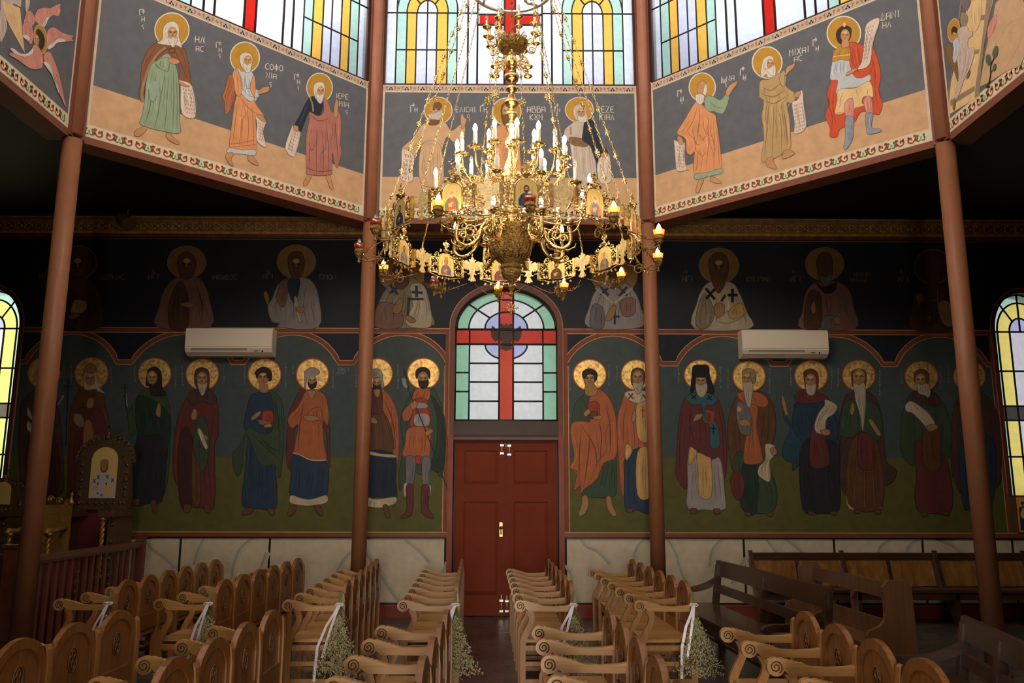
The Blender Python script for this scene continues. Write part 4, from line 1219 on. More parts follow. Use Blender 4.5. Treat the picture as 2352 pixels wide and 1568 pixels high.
saint(WL, 'painted saint half hidden by the far left column, holding a scroll', inscr(320, 650, 6)+'''
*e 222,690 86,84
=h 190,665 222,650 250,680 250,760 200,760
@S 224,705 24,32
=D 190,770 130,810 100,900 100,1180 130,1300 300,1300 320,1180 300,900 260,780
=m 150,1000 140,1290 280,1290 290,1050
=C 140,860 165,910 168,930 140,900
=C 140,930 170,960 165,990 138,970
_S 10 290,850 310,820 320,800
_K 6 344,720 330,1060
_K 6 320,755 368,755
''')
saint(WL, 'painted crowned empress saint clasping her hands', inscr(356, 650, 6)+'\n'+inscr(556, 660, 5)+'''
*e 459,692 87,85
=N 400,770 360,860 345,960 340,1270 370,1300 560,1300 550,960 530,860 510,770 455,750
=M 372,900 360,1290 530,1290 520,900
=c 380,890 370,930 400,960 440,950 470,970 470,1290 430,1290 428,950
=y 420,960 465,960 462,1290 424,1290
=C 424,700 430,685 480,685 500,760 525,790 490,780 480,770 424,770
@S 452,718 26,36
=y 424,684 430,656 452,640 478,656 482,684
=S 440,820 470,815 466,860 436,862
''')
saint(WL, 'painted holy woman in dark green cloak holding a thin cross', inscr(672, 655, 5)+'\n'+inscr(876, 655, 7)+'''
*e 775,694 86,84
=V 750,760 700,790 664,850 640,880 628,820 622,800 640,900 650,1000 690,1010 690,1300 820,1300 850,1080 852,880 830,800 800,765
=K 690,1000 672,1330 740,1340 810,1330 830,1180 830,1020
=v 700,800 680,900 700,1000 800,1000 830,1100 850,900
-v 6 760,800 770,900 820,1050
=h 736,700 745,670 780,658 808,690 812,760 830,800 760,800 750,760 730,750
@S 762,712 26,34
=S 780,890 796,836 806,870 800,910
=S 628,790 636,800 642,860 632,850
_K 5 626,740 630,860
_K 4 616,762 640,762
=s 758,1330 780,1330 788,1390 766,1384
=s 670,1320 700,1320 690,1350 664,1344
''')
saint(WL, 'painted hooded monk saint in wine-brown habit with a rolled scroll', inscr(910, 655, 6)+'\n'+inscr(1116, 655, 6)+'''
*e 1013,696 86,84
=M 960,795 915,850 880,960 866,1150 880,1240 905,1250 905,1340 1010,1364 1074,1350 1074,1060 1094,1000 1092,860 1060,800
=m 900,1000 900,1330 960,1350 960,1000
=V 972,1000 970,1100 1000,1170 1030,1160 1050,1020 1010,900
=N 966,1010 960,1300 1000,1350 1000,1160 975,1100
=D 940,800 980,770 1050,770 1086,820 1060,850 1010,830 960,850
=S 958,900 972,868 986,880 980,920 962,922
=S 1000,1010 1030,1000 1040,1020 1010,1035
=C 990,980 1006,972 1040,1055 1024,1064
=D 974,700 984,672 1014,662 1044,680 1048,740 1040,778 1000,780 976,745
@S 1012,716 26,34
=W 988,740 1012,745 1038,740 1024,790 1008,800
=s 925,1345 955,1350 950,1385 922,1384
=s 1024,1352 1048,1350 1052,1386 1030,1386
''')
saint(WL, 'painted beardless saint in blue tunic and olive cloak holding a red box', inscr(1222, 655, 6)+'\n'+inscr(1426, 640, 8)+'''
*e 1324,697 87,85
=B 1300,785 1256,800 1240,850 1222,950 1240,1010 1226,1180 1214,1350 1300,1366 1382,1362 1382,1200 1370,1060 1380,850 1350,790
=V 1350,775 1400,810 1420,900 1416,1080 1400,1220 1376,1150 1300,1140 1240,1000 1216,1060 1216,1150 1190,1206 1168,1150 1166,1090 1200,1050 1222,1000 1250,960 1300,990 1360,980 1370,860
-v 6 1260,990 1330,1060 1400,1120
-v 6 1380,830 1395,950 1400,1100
-v 6 1290,990 1350,1060 1400,1080
-b 6 1260,1060 1250,1340
-b 6 1300,1160 1290,1350
-b 6 1340,1160 1340,1350
=R 1312,892 1330,878 1364,884 1366,930 1340,960 1316,945
=P 1298,922 1354,934 1348,948 1300,946
=S 1256,916 1280,890 1306,880 1296,905 1266,924
=S 1320,950 1350,942 1362,956 1330,962
=h 1280,700 1284,676 1320,658 1356,678 1360,716 1346,730
=S 1300,745 1336,745 1342,780 1318,788 1298,776
@S 1316,712 30,40
=h 1282,695 1300,668 1340,668 1352,700 1340,716 1330,690 1300,692 1286,716
-s 4 1296,706 1308,704
-s 4 1322,706 1334,708
=s 1240,1364 1266,1366 1256,1390 1214,1398 1212,1386
=s 1340,1366 1366,1366 1376,1392 1360,1400 1348,1392
''')
saint(WL, 'painted turbaned saint in orange tunic over a blue skirt with cream hem', inscr(1464, 650, 3)+'\n'+inscr(1664, 655, 7)+'''
Tg 1692,680 18 0 OI
Tg 1712,680 18 0 AGI
Tg 1686,696 14 0 ANARG
*e 1564,698 86,85
=M 1520,770 1474,830 1440,920 1434,1120 1450,1170 1480,1180 1480,960 1620,960 1640,1120 1652,1160 1650,1040 1640,930
=B 1470,1100 1632,1126 1632,1310 1560,1330 1456,1306 1458,1200
-b 6 1500,1130 1490,1310
-b 6 1550,1130 1548,1320
-b 6 1600,1140 1606,1310
=C 1458,1300 1510,1316 1560,1320 1632,1300 1634,1336 1560,1352 1500,1350 1452,1336
=O 1530,780 1506,830 1480,870 1450,900 1440,930 1462,966 1494,950 1470,1085 1500,1098 1550,1124 1630,1124 1622,1050 1614,930 1640,950 1644,880 1630,810 1600,780 1566,770
-o 6 1520,830 1500,960 1490,1080
-o 6 1560,940 1550,1060
-o 6 1590,940 1600,1100
-o 5 1480,880 1500,930
_C 5 1466,1088 1500,1098 1556,1124 1632,1124
=O 1540,920 1548,880 1600,860 1612,920 1570,930
=S 1518,905 1550,900 1600,915 1570,930 1530,926
=S 1536,780 1580,780 1570,810 1556,816
=L 1524,700 1530,676 1560,662 1590,670 1600,690 1570,706 1540,706 1530,760 1524,770
@S 1562,728 24,30
=h 1540,735 1560,748 1584,732 1580,760 1560,768 1546,760
@L 1562,688 34,20 -6
=s 1456,1352 1484,1352 1476,1384 1446,1404 1440,1390
=s 1572,1354 1600,1352 1618,1390 1604,1402 1586,1384
''')
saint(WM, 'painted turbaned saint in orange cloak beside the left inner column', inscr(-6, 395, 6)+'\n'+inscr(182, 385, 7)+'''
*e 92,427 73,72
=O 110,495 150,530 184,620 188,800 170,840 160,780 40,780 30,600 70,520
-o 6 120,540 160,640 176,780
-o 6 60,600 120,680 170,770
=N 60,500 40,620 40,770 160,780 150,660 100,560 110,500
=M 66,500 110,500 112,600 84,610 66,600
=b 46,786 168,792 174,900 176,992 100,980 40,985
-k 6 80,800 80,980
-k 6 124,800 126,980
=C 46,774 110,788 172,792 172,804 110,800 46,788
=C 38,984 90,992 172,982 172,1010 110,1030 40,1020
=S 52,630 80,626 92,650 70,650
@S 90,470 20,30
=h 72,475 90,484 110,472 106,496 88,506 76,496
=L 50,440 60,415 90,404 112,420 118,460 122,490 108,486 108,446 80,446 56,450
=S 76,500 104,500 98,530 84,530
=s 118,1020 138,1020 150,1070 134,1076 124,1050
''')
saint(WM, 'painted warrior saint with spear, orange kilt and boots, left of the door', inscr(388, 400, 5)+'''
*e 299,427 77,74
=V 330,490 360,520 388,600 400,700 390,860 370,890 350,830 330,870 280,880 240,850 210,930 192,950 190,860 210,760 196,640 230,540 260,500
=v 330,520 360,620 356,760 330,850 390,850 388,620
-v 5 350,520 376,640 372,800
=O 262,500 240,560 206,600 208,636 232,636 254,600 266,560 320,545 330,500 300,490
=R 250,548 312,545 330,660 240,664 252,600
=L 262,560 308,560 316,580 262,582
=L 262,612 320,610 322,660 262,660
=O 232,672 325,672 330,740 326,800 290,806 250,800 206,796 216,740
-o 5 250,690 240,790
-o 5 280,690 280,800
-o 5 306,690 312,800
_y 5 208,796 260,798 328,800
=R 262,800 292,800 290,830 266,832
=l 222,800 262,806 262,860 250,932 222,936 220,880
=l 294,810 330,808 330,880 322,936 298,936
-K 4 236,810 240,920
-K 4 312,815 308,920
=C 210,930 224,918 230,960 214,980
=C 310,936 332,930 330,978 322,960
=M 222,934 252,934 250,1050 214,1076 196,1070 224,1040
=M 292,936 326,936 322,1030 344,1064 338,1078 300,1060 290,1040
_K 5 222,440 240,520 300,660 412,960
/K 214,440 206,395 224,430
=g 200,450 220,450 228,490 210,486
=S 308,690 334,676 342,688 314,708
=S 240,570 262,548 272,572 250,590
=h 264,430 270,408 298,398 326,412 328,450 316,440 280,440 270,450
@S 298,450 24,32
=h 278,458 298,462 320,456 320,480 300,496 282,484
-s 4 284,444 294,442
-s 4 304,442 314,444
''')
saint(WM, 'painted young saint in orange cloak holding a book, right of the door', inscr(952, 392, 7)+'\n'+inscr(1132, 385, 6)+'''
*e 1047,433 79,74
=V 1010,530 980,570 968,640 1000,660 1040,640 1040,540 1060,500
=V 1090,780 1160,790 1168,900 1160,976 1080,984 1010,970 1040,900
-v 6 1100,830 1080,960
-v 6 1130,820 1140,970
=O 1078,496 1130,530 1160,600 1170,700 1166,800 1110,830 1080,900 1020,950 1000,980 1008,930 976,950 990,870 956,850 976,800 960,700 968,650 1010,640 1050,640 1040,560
-o 6 1010,680 1000,800 1000,940
-o 6 1050,680 1040,800 1020,940
-o 6 1090,640 1100,720 1090,860
-o 6 1120,560 1140,680 1140,780
-o 5 980,660 990,760
-o 6 1010,660 1070,760 1080,860
_V 14 1000,540 1012,580
=R 1040,562 1086,556 1088,620 1050,626
=N 1048,600 1080,600 1082,622 1050,626
=S 1020,606 1040,586 1050,600 1030,620
=S 1064,622 1096,615 1096,632 1070,632
=S 1030,478 1070,478 1082,515 1054,528 1028,520
@S 1046,450 28,38
=h 1014,440 1018,416 1048,404 1078,420 1080,448 1070,462 1066,436 1040,430 1024,450
-s 4 1030,444 1042,442
-s 4 1052,442 1064,444
=S 1014,980 1036,978 1040,1030 1012,1066 996,1058 1010,1020
=S 1122,982 1142,982 1150,1020 1168,1062 1150,1068 1126,1030
_y 3 1000,1050 1030,1020
''')
saint(WM, 'painted bearded bishop in gold vestment beside the right inner column', inscr(1168, 392, 5)+'''
*e 1256,433 72,72
=O 1215,505 1190,560 1170,640 1176,800 1190,960 1210,960 1206,800 1320,800 1320,520 1290,505
-o 6 1200,600 1196,760
-o 6 1230,640 1220,780
=B 1210,770 1240,770 1300,780 1320,1036 1260,1040 1206,1030
=Y 1260,560 1320,560 1320,720 1264,715
=Y 1262,780 1320,776 1320,972 1262,972
=Y 1208,750 1230,750 1238,780 1210,816
-y 5 1290,790 1290,960
-y 4 1270,830 1318,880
-y 4 1270,880 1318,830
-y 4 1270,900 1318,950
=C 1206,530 1220,505 1300,505 1322,530 1262,560
_M 6 1222,516 1242,540
_M 6 1242,516 1222,540
_M 6 1284,520 1300,538
_R 6 1286,575 1286,625
_R 6 1276,592 1296,592
=S 1236,630 1246,590 1256,620 1244,650
=s 1232,440 1240,410 1264,402 1290,412 1296,450 1284,480 1240,480
@S 1264,444 24,32
=W 1242,466 1264,470 1288,462 1282,500 1264,520 1248,500
-s 4 1250,440 1260,438
-s 4 1270,438 1280,440
=s 1216,1036 1240,1036 1238,1050 1220,1050
''')
saint(WR, 'painted bishop in tall black hat with teal stole holding a red book', inscr(168, 655, 6)+'\n'+inscr(376, 655, 7)+'''
*e 280,699 86,79
=k 244,655 280,648 320,654 326,700 350,790 300,790 260,770 230,790 238,700
=M 240,790 200,820 174,920 160,1100 160,1210 210,1270 216,1150 260,1070 300,1120 370,1120 390,1230 412,1160 408,1000 390,880 366,820 310,790
-m 6 190,880 176,1060 180,1200
-m 6 370,860 392,1000 396,1160
-m 6 230,850 230,960 260,1060
-m 6 300,1050 340,1110
=L 218,1110 260,1090 320,1130 380,1120 402,1300 400,1370 300,1372 216,1362 216,1250
-l 6 240,1150 236,1350
-l 6 350,1150 360,1350
=Y 262,1090 310,1106 334,1130 334,1304 274,1302 268,1180
=Y 226,1062 250,1070 262,1090 236,1142 220,1140
-y 5 276,1130 276,1290
-y 5 326,1140 328,1290
-y 4 286,1160 316,1160
-y 4 286,1190 316,1190
-y 4 286,1220 316,1220
-y 4 286,1250 316,1250
=T 206,812 250,790 320,790 366,820 340,850 310,852 306,900 360,940 376,1050 330,1058 326,950 292,930 286,850 240,846
_k 7 236,800 258,818
_k 7 236,818 258,800
_k 7 316,800 334,826
_k 7 336,806 312,822
_k 7 346,950 344,996
_k 7 332,966 358,966
/R 304,874 350,882 346,942 302,936
/N 306,886 334,890 330,936 304,930
=S 242,940 256,900 290,895 276,920 252,930
@S 282,730 26,36
=W 256,740 282,750 310,740 312,780 286,812 262,790
=k 250,680 315,680 316,708 250,708
-s 4 264,724 274,722
-s 4 288,722 300,724
=s 232,1366 260,1368 258,1388 230,1390
=s 346,1368 374,1368 376,1390 350,1392
''')
saint(WR, 'painted long-bearded monk with orange sash and unrolled scroll hanging low', inscr(416, 655, 7)+'\n'+inscr(622, 665, 8)+'''
*e 523,706 86,82
=N 480,790 450,830 424,900 414,1000 430,1130 440,1170 480,1180 620,1100 640,1040 656,980 652,880 620,810 570,780
=V 470,1080 440,1160 470,1280 490,1370 560,1390 640,1380 664,1300 640,1200 600,1120 520,1100
=v 490,1150 480,1350 560,1385 560,1140
=M 440,1190 480,1180 500,1250 480,1320 450,1310 430,1240
=O 464,800 500,780 580,790 620,830 600,860 550,850 500,840
=O 510,860 566,856 562,960 580,1050 590,1130 540,1146 496,1130 504,1030 520,960
-o 6 530,970 520,1120
-o 6 556,970 566,1130
=l 462,840 490,836 530,880 530,990 500,1000 476,980 460,900
@Y 474,870 12,12
=S 470,930 510,920 530,950 490,955
=S 490,700 490,676 520,666 552,680 556,710 550,740 500,744
@S 512,716 26,34
=w 530,690 556,690 556,730 542,740
=W 492,740 512,736 540,740 540,800 528,860 512,850 500,800
=C 604,1046 650,1054 650,1100 628,1130 630,1200 620,1234 570,1200 572,1160 604,1120
-c 4 612,1080 644,1086
-c 4 606,1120 634,1130
-c 4 590,1160 626,1170
-c 4 586,1190 620,1204
=S 628,1070 650,1060 662,1090 640,1100
=s 505,1385 530,1388 528,1402 506,1400
=s 612,1386 638,1384 640,1404 618,1402
''')
saint(WR, 'painted saint in blue cloak and wine hood raising a hand beside a scroll', inscr(730, 660, 6)+'\n'+inscr(934, 660, 7)+'''
*e 833,703 86,82
=t 790,820 750,850 740,950 694,880 700,920 730,970 690,1060 700,1120 740,1140 740,1176 776,1140 790,1060 940,1120 976,1060 970,900 930,830 860,800
=B 750,860 740,960 790,1030 850,1020 960,1030 960,920 900,830 790,830
-b 6 780,880 790,1000
-b 6 700,1080 740,1110
=K 790,1040 960,1040 974,1200 974,1370 880,1390 790,1362
-k 6 840,1080 840,1370
-k 6 900,1080 900,1380
=M 836,960 880,940 916,1060 920,1150 830,1150
=M 796,770 750,810 780,840 850,840 920,820 880,790
=S 686,800 700,820 716,890 706,900 690,850
=M 796,700 800,680 832,668 866,690 868,760 850,790 810,780
@S 830,726 26,34
=W 806,744 830,752 856,744 852,790 830,802 812,788
=C 905,822 960,850 950,890 910,920 900,990 860,986 850,950 870,890 900,850
-c 4 900,860 944,880
-c 4 890,890 930,900
-c 4 876,920 910,930
-c 4 866,950 900,960
=S 880,976 920,972 926,996 896,1000
=s 822,1380 850,1386 850,1398 822,1396
=s 930,1384 956,1380 960,1396 936,1398
''')
saint(WR, 'painted ascetic saint with a very long grey beard, hands at his chest', inscr(966, 665, 6)+'\n'+inscr(1174, 675, 8)+'''
*e 1071,702 86,80
=D 1020,790 990,850 970,960 980,1130 976,1230 1010,1300 1030,1200 1040,1030 1150,1030 1160,1170 1200,1250 1250,1220 1256,1170 1210,1130 1196,1000 1180,870 1130,790
=V 1010,830 980,930 980,1000 1040,1010 1080,980 1150,1030 1190,990 1176,880 1120,830
=Y 1034,1030 1010,1340 1090,1372 1170,1370 1190,1330 1176,1200 1160,1030
=N 1034,1030 1018,1340 1190,1350 1160,1030
-y 8 1060,1160 1046,1340
-y 8 1100,1160 1100,1360
-y 8 1140,1160 1150,1350
=M 1072,1000 1140,1010 1150,1160 1072,1156
=S 1028,880 1040,836 1050,870 1038,900
=S 1120,930 1140,926 1180,990 1166,1000
=s 1034,700 1040,680 1072,668 1106,682 1108,740 1096,760 1044,760
@S 1072,710 30,40
=W 1044,740 1072,748 1100,740 1106,820 1102,900 1090,980 1078,900 1056,830 1050,790
-w 4 1066,770 1080,940
-w 4 1088,770 1092,950
-s 5 1050,712 1064,708
-s 5 1080,708 1094,712
=s 1048,1372 1074,1374 1072,1390 1050,1388
=s 1152,1374 1178,1372 1180,1390 1158,1392
''')
saint(WR, 'painted white-bearded saint in dark cloak looking down, scroll across his chest', inscr(1282, 665, 5)+'\n'+inscr(1476, 660, 7)+'''
*e 1385,707 86,80
=V 1350,780 1310,830 1284,920 1280,1060 1310,1130 1350,1150 1370,1030 1500,1120 1530,1060 1530,950 1500,850 1440,780
=D 1350,780 1310,830 1340,860 1420,850 1480,850 1440,780
=M 1350,1040 1360,1200 1350,1300 1370,1380 1440,1390 1530,1380 1536,1240 1500,1100 1480,1150 1400,1160 1396,1040
=N 1396,960 1470,960 1484,1156 1400,1156
=C 1304,850 1330,830 1370,850 1420,890 1452,940 1450,970 1420,980 1390,940 1340,890 1310,880
-c 4 1340,840 1326,880
-c 4 1370,855 1354,900
-c 4 1400,880 1384,920
-c 4 1424,910 1404,950
=S 1405,960 1440,944 1470,960 1430,980
=s 1346,700 1356,680 1386,670 1420,690 1420,740 1400,752 1356,740
@S 1380,725 26,34
=W 1362,742 1384,748 1412,740 1430,780 1420,812 1400,800 1370,790
=s 1386,1384 1414,1388 1410,1404 1384,1402
=s 1490,1384 1516,1382 1520,1400 1496,1400
''')
saint(WR, 'painted cloaked saint half hidden by the far right column', inscr(1516, 660, 5)+'''
*e 1625,704 84,80
=D 1590,785 1550,850 1534,960 1536,1180 1560,1250 1600,1300 1760,1260 1784,1160 1780,960 1740,840 1680,785
=B 1590,1000 1590,1340 1660,1370 1740,1340 1750,1040
=S 1576,850 1600,840 1606,920 1586,910
=h 1590,700 1600,680 1630,668 1660,690 1664,760 1600,770
@S 1626,720 26,34
''')
# upper row of half figures
def bust(cr, label, txt): saint(cr, label, txt, 'painted_half_figure')
def mirror(txt): return txt
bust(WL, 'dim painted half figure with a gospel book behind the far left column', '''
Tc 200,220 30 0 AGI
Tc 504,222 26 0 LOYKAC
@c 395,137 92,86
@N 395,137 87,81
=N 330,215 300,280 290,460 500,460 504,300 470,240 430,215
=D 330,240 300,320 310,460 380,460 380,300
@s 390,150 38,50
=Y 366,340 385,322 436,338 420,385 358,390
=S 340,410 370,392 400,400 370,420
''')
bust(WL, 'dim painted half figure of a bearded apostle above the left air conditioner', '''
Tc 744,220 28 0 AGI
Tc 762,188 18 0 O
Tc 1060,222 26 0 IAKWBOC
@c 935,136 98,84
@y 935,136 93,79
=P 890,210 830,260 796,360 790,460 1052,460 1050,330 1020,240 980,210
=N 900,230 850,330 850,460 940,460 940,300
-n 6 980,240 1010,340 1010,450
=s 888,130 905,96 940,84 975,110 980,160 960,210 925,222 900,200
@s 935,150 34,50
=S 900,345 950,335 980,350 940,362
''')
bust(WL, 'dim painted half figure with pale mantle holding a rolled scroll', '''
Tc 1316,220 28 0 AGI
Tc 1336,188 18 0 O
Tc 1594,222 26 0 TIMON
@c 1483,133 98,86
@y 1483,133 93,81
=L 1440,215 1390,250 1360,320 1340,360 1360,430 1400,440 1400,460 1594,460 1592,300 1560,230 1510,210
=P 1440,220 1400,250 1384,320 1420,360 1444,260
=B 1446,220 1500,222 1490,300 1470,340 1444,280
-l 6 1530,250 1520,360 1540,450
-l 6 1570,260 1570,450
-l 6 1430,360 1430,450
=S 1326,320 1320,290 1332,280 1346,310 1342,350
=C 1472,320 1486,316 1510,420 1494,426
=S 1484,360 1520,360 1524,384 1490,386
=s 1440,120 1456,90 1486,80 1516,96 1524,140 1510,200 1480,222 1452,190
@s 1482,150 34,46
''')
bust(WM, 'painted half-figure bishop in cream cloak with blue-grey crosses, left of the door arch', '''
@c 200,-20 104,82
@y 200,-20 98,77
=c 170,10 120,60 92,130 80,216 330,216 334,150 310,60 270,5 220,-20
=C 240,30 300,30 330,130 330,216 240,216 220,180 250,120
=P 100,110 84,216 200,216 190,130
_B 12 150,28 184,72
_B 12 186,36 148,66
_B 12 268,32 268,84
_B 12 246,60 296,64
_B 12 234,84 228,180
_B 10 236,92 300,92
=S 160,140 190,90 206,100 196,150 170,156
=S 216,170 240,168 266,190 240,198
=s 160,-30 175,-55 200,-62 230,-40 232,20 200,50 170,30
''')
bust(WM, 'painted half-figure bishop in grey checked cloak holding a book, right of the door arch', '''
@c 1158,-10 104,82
@y 1158,-10 98,77
=L 1110,20 1070,60 1048,120 1040,218 1280,218 1278,130 1250,60 1210,20 1160,10
=l 1060,120 1050,218 1110,218 1104,130
-l 5 1120,80 1112,210
-l 5 1140,110 1136,216
-l 5 1184,110 1186,216
_B 11 1096,36 1132,76
_B 11 1132,40 1096,72
_B 11 1180,78 1216,36
_B 11 1180,38 1216,76
_C 7 1072,40 1150,110
_C 7 1240,40 1160,110
_B 10 1160,144 1160,206
_B 10 1140,170 1182,170
=P 1190,96 1250,92 1246,160 1196,166
=S 1120,170 1150,120 1166,130 1150,180 1120,190
=s 1120,-30 1134,-52 1160,-60 1190,-40 1192,20 1160,46 1130,30
''')
bust(WR, 'dim painted half-figure bishop with two dark crosses holding a book', '''
Tc 190,232 28 0 AGI
Tc 204,192 18 0 O
Tc 512,232 24 0 KYPRIAN
@c 373,153 101,91
@y 373,153 96,86
=C 330,235 290,270 262,340 250,466 530,466 510,380 470,280 430,235
=c 300,290 262,380 262,460 320,460 350,380
-c 6 460,300 500,400 510,460
_k 14 306,266 352,322
_k 14 352,270 308,318
_k 14 440,268 440,336
_k 14 416,300 466,300
_k 12 384,332 404,300
=C 360,420 470,350 490,340 500,400 420,440
=Y 420,380 480,340 510,390 440,420
=S 350,350 390,340 400,390 360,412
=s 320,140 340,100 375,85 412,110 420,180 400,250 370,290 340,240
@s 372,160 36,50
''')
bust(WR, 'dim painted half figure of a grey-bearded monk above the right air conditioner', '''
Tc 730,232 28 0 AGI
Tc 740,192 18 0 O
Tc 1050,208 22 0 MAXIM
Tc 1030,234 20 0 OMOLOG
@c 901,145 98,86
@y 901,145 93,81
=P 860,235 810,280 790,380 786,468 1050,468 1050,370 1020,270 950,230
=N 820,290 800,460 880,460 880,300
=h 860,240 900,262 960,235 950,280 900,290
=l 894,410 950,405 946,468 886,468
=S 945,415 970,410 984,440 956,446
=S 832,360 850,330 856,380 840,390
=s 860,140 876,96 905,84 936,110 940,190 920,240 880,240
=l 874,200 905,210 936,196 930,240 905,258 884,240
''')
bust(WR, 'dim painted half figure holding a slim cross behind the far right column', '''
Tc 1268,234 28 0 AGI
Tc 1278,192 18 0 O
@c 1442,158 95,90
@N 1442,158 90,85
=N 1390,250 1350,290 1338,380 1340,470 1560,470 1550,300 1480,245
=Y 1470,340 1530,340 1540,450 1490,440
_y 5 1464,270 1468,390
_y 5 1432,326 1504,326
=S 1356,300 1380,290 1396,320 1370,350
=S 1420,400 1436,410 1430,430 1416,424
=s 1400,160 1414,110 1444,96 1480,120 1484,190 1460,260 1430,262
''')
# ================================================================ COLUMNS
def column(k, label):
    V = VERT[k]; t = empty('painted_column', (V.x, V.y, 0), label, 'column', group=None)
    g = G(); g.paint(142, 92, 62); g.lathe([(.092, 0), (.092, ZB-.075)], (0, 0, 0), 28); g.build('shaft', GLOSS, t)
    g = G(); g.paint(92, 50, 36); g.lathe([(.12, 0), (.12, .025), (.1, .035), (.092, .05)], (0, 0, 0), 28); g.build('base', GLOSS, t)
column(0, 'tall brown round column just left of the double doors')
column(1, 'tall brown round column just right of the double doors')
column(7, 'tall brown round column at the far left by the wooden railing')
column(2, 'tall brown round column at the far right among the dark benches')

# ================================================================ LINKED CHAIRS
# local frame: x towards the sitter's front (left in the photo), y along the row, z up
AH = .72
def spiral(cx, cz, r, turns, n, a0, sgn=1):
    return [(cx+r*(1-.8*i/n)*cos(a0+sgn*turns*2*pi*i/n), cz+r*(1-.8*i/n)*sin(a0+sgn*turns*2*pi*i/n)) for i in range(n+1)]
def make_arm():
    g = G(); th = .042
    cx, cz, r = -.43, .705, .047
    prof = [(cx+r*cos(t), cz+r*sin(t)) for t in [radians(a) for a in range(60, 341, 20)]]
    prof += [(-.375, .678), (-.36, .664), (-.10, .66), (.0, .66), (.0, .715), (-.06, .705), (-.15, .700), (-.24, .705), (-.275, .716)]
    # carved leaf edge running up to the scroll
    for i, x in enumerate((-.285, -.31, -.335, -.36, -.385)): prof += [(x, .724+i*.006), (x-.012, .722+i*.0065)]
    g.prism([(x, -th/2, z) for x, z in prof], (0, th, 0))
    return g
def make_groove(ys=(-.0225,)):
    g = G()
    for y in ys:
        P = smooth_open(spiral(-.43, .705, .034, 1.75, 22, radians(-60)), 2)
        g.tube([(x, y, z) for x, z in P], .0032, 4)
    return g
def make_support():
    g = G(); th = .036
    L_ = smooth_open([(-.385, .668), (-.36, .62), (-.365, .57), (-.405, .50), (-.43, .44)], 4)+[(-.43, .0)]
    R_ = [(-.385, 0), (-.385, .40), (-.375, .44)]+smooth_open([(-.355, .49), (-.32, .56), (-.31, .61), (-.325, .668)], 4)
    g.prism([(x, -th/2, z) for x, z in L_+R_], (0, th, 0)); return g
def make_post():
    g = G(); th = .044
    pr = [(-.018, 0), (.03, 0), (.034, .42), (.034, .70), (.026, .79), (.012, .815), (-.006, .80), (-.012, .74), (-.022, .66), (-.022, .42)]
    g.prism([(x, -th/2, z) for x, z in pr], (0, th, 0)); return g
def make_back(p):
    """arched back board: thick rim, sunk panel and a carved quatrefoil on the sunk face, both sides"""
    w = p-.046; h0, hs, ht = .44, .70, .885
    def arch(ins, zb): 
        a = w/2-ins; n = 14
        return [(-a, zb)]+[(-a*cos(pi*i/n), hs+(ht-hs-ins)*sin(pi*i/n)) for i in range(n+1)]+[(a, zb)]
    rim = G(); ou, inn = arch(0, h0), arch(.052, .535)
    x0, x1 = -.008, .024
    k = len(ou)
    for x, f in ((x0, 1), (x1, 0)):
        for i in range(k-1):
            q = [(x, p/2+ou[i][0], ou[i][1]), (x, p/2+ou[i+1][0], ou[i+1][1]), (x, p/2+inn[i+1][0], inn[i+1][1]), (x, p/2+inn[i][0], inn[i][1])]
            rim.poly(q if f else q[::-1])
        q = [(x, p/2+ou[-1][0], ou[-1][1]), (x, p/2+ou[0][0], ou[0][1]), (x, p/2+inn[0][0], inn[0][1]), (x, p/2+inn[-1][0], inn[-1][1])]
        rim.poly(q if f else q[::-1])
    for i in range(k-1):
        rim.poly([(x0, p/2+ou[i+1][0], ou[i+1][1]), (x0, p/2+ou[i][0], ou[i][1]), (x1, p/2+ou[i][0], ou[i][1]), (x1, p/2+ou[i+1][0], ou[i+1][1])])
        rim.poly([(x0, p/2+inn[i][0], inn[i][1]), (x0, p/2+inn[i+1][0], inn[i+1][1]), (x1, p/2+inn[i+1][0], inn[i+1][1]), (x1, p/2+inn[i][0], inn[i][1])])
    rim.box(x0, x1, p/2-w/2, p/2+w/2, h0-.03, h0)
    pn = G(); pts = arch(.048, .52)
    pn.prism([(x0+.010, p/2+a, b) for a, b in pts], (x1-x0-.020, 0, 0))
    pn.box(x1-.014, x1+.002, p/2-w/2+.05, p/2+w/2-.05, .528, .540)
    o = G()
    for x in (x0+.006, x1-.006):
        for dy, dz in ((0, .028), (0, -.028), (.02, 0), (-.02, 0)):
            o.tube([(x, p/2+dy*1.0+.017*cos(t), .69+dz+.021*sin(t)) for t in [2*pi*i/12 for i in range(12)]], .0045, 4, closed=True)
        o.tube([(x, p/2+.046*cos(t), .69+.064*sin(t)) for t in [2*pi*i/20 for i in range(20)]], .004, 4, closed=True)
    return rim, pn, o
def make_seat(p):
    g = G(); g.box(-.41, -.01, .012, p-.012, .415, .44); g.box(-.405, -.385, .02, p-.02, .355, .415); g.box(-.02, .0, .02, p-.02, .355, .415); return g
def make_rungs():
    g = G()
    for z in (.10, .235): g.box(-.39, 0, -.012, .012, z, z+.034)
    g.box(-.385, 0, -.014, .014, .355, .395); return g
MESH = {}
def put(name, key, build, mats, parent, loc=(0, 0, 0)):
    if key not in MESH:
        o = build().build(name, mats, parent, loc=loc); MESH[key] = o.data; return o
    o = bpy.data.objects.new(name, MESH[key]); col.objects.link(o); o.parent = parent; o.location = loc; return o
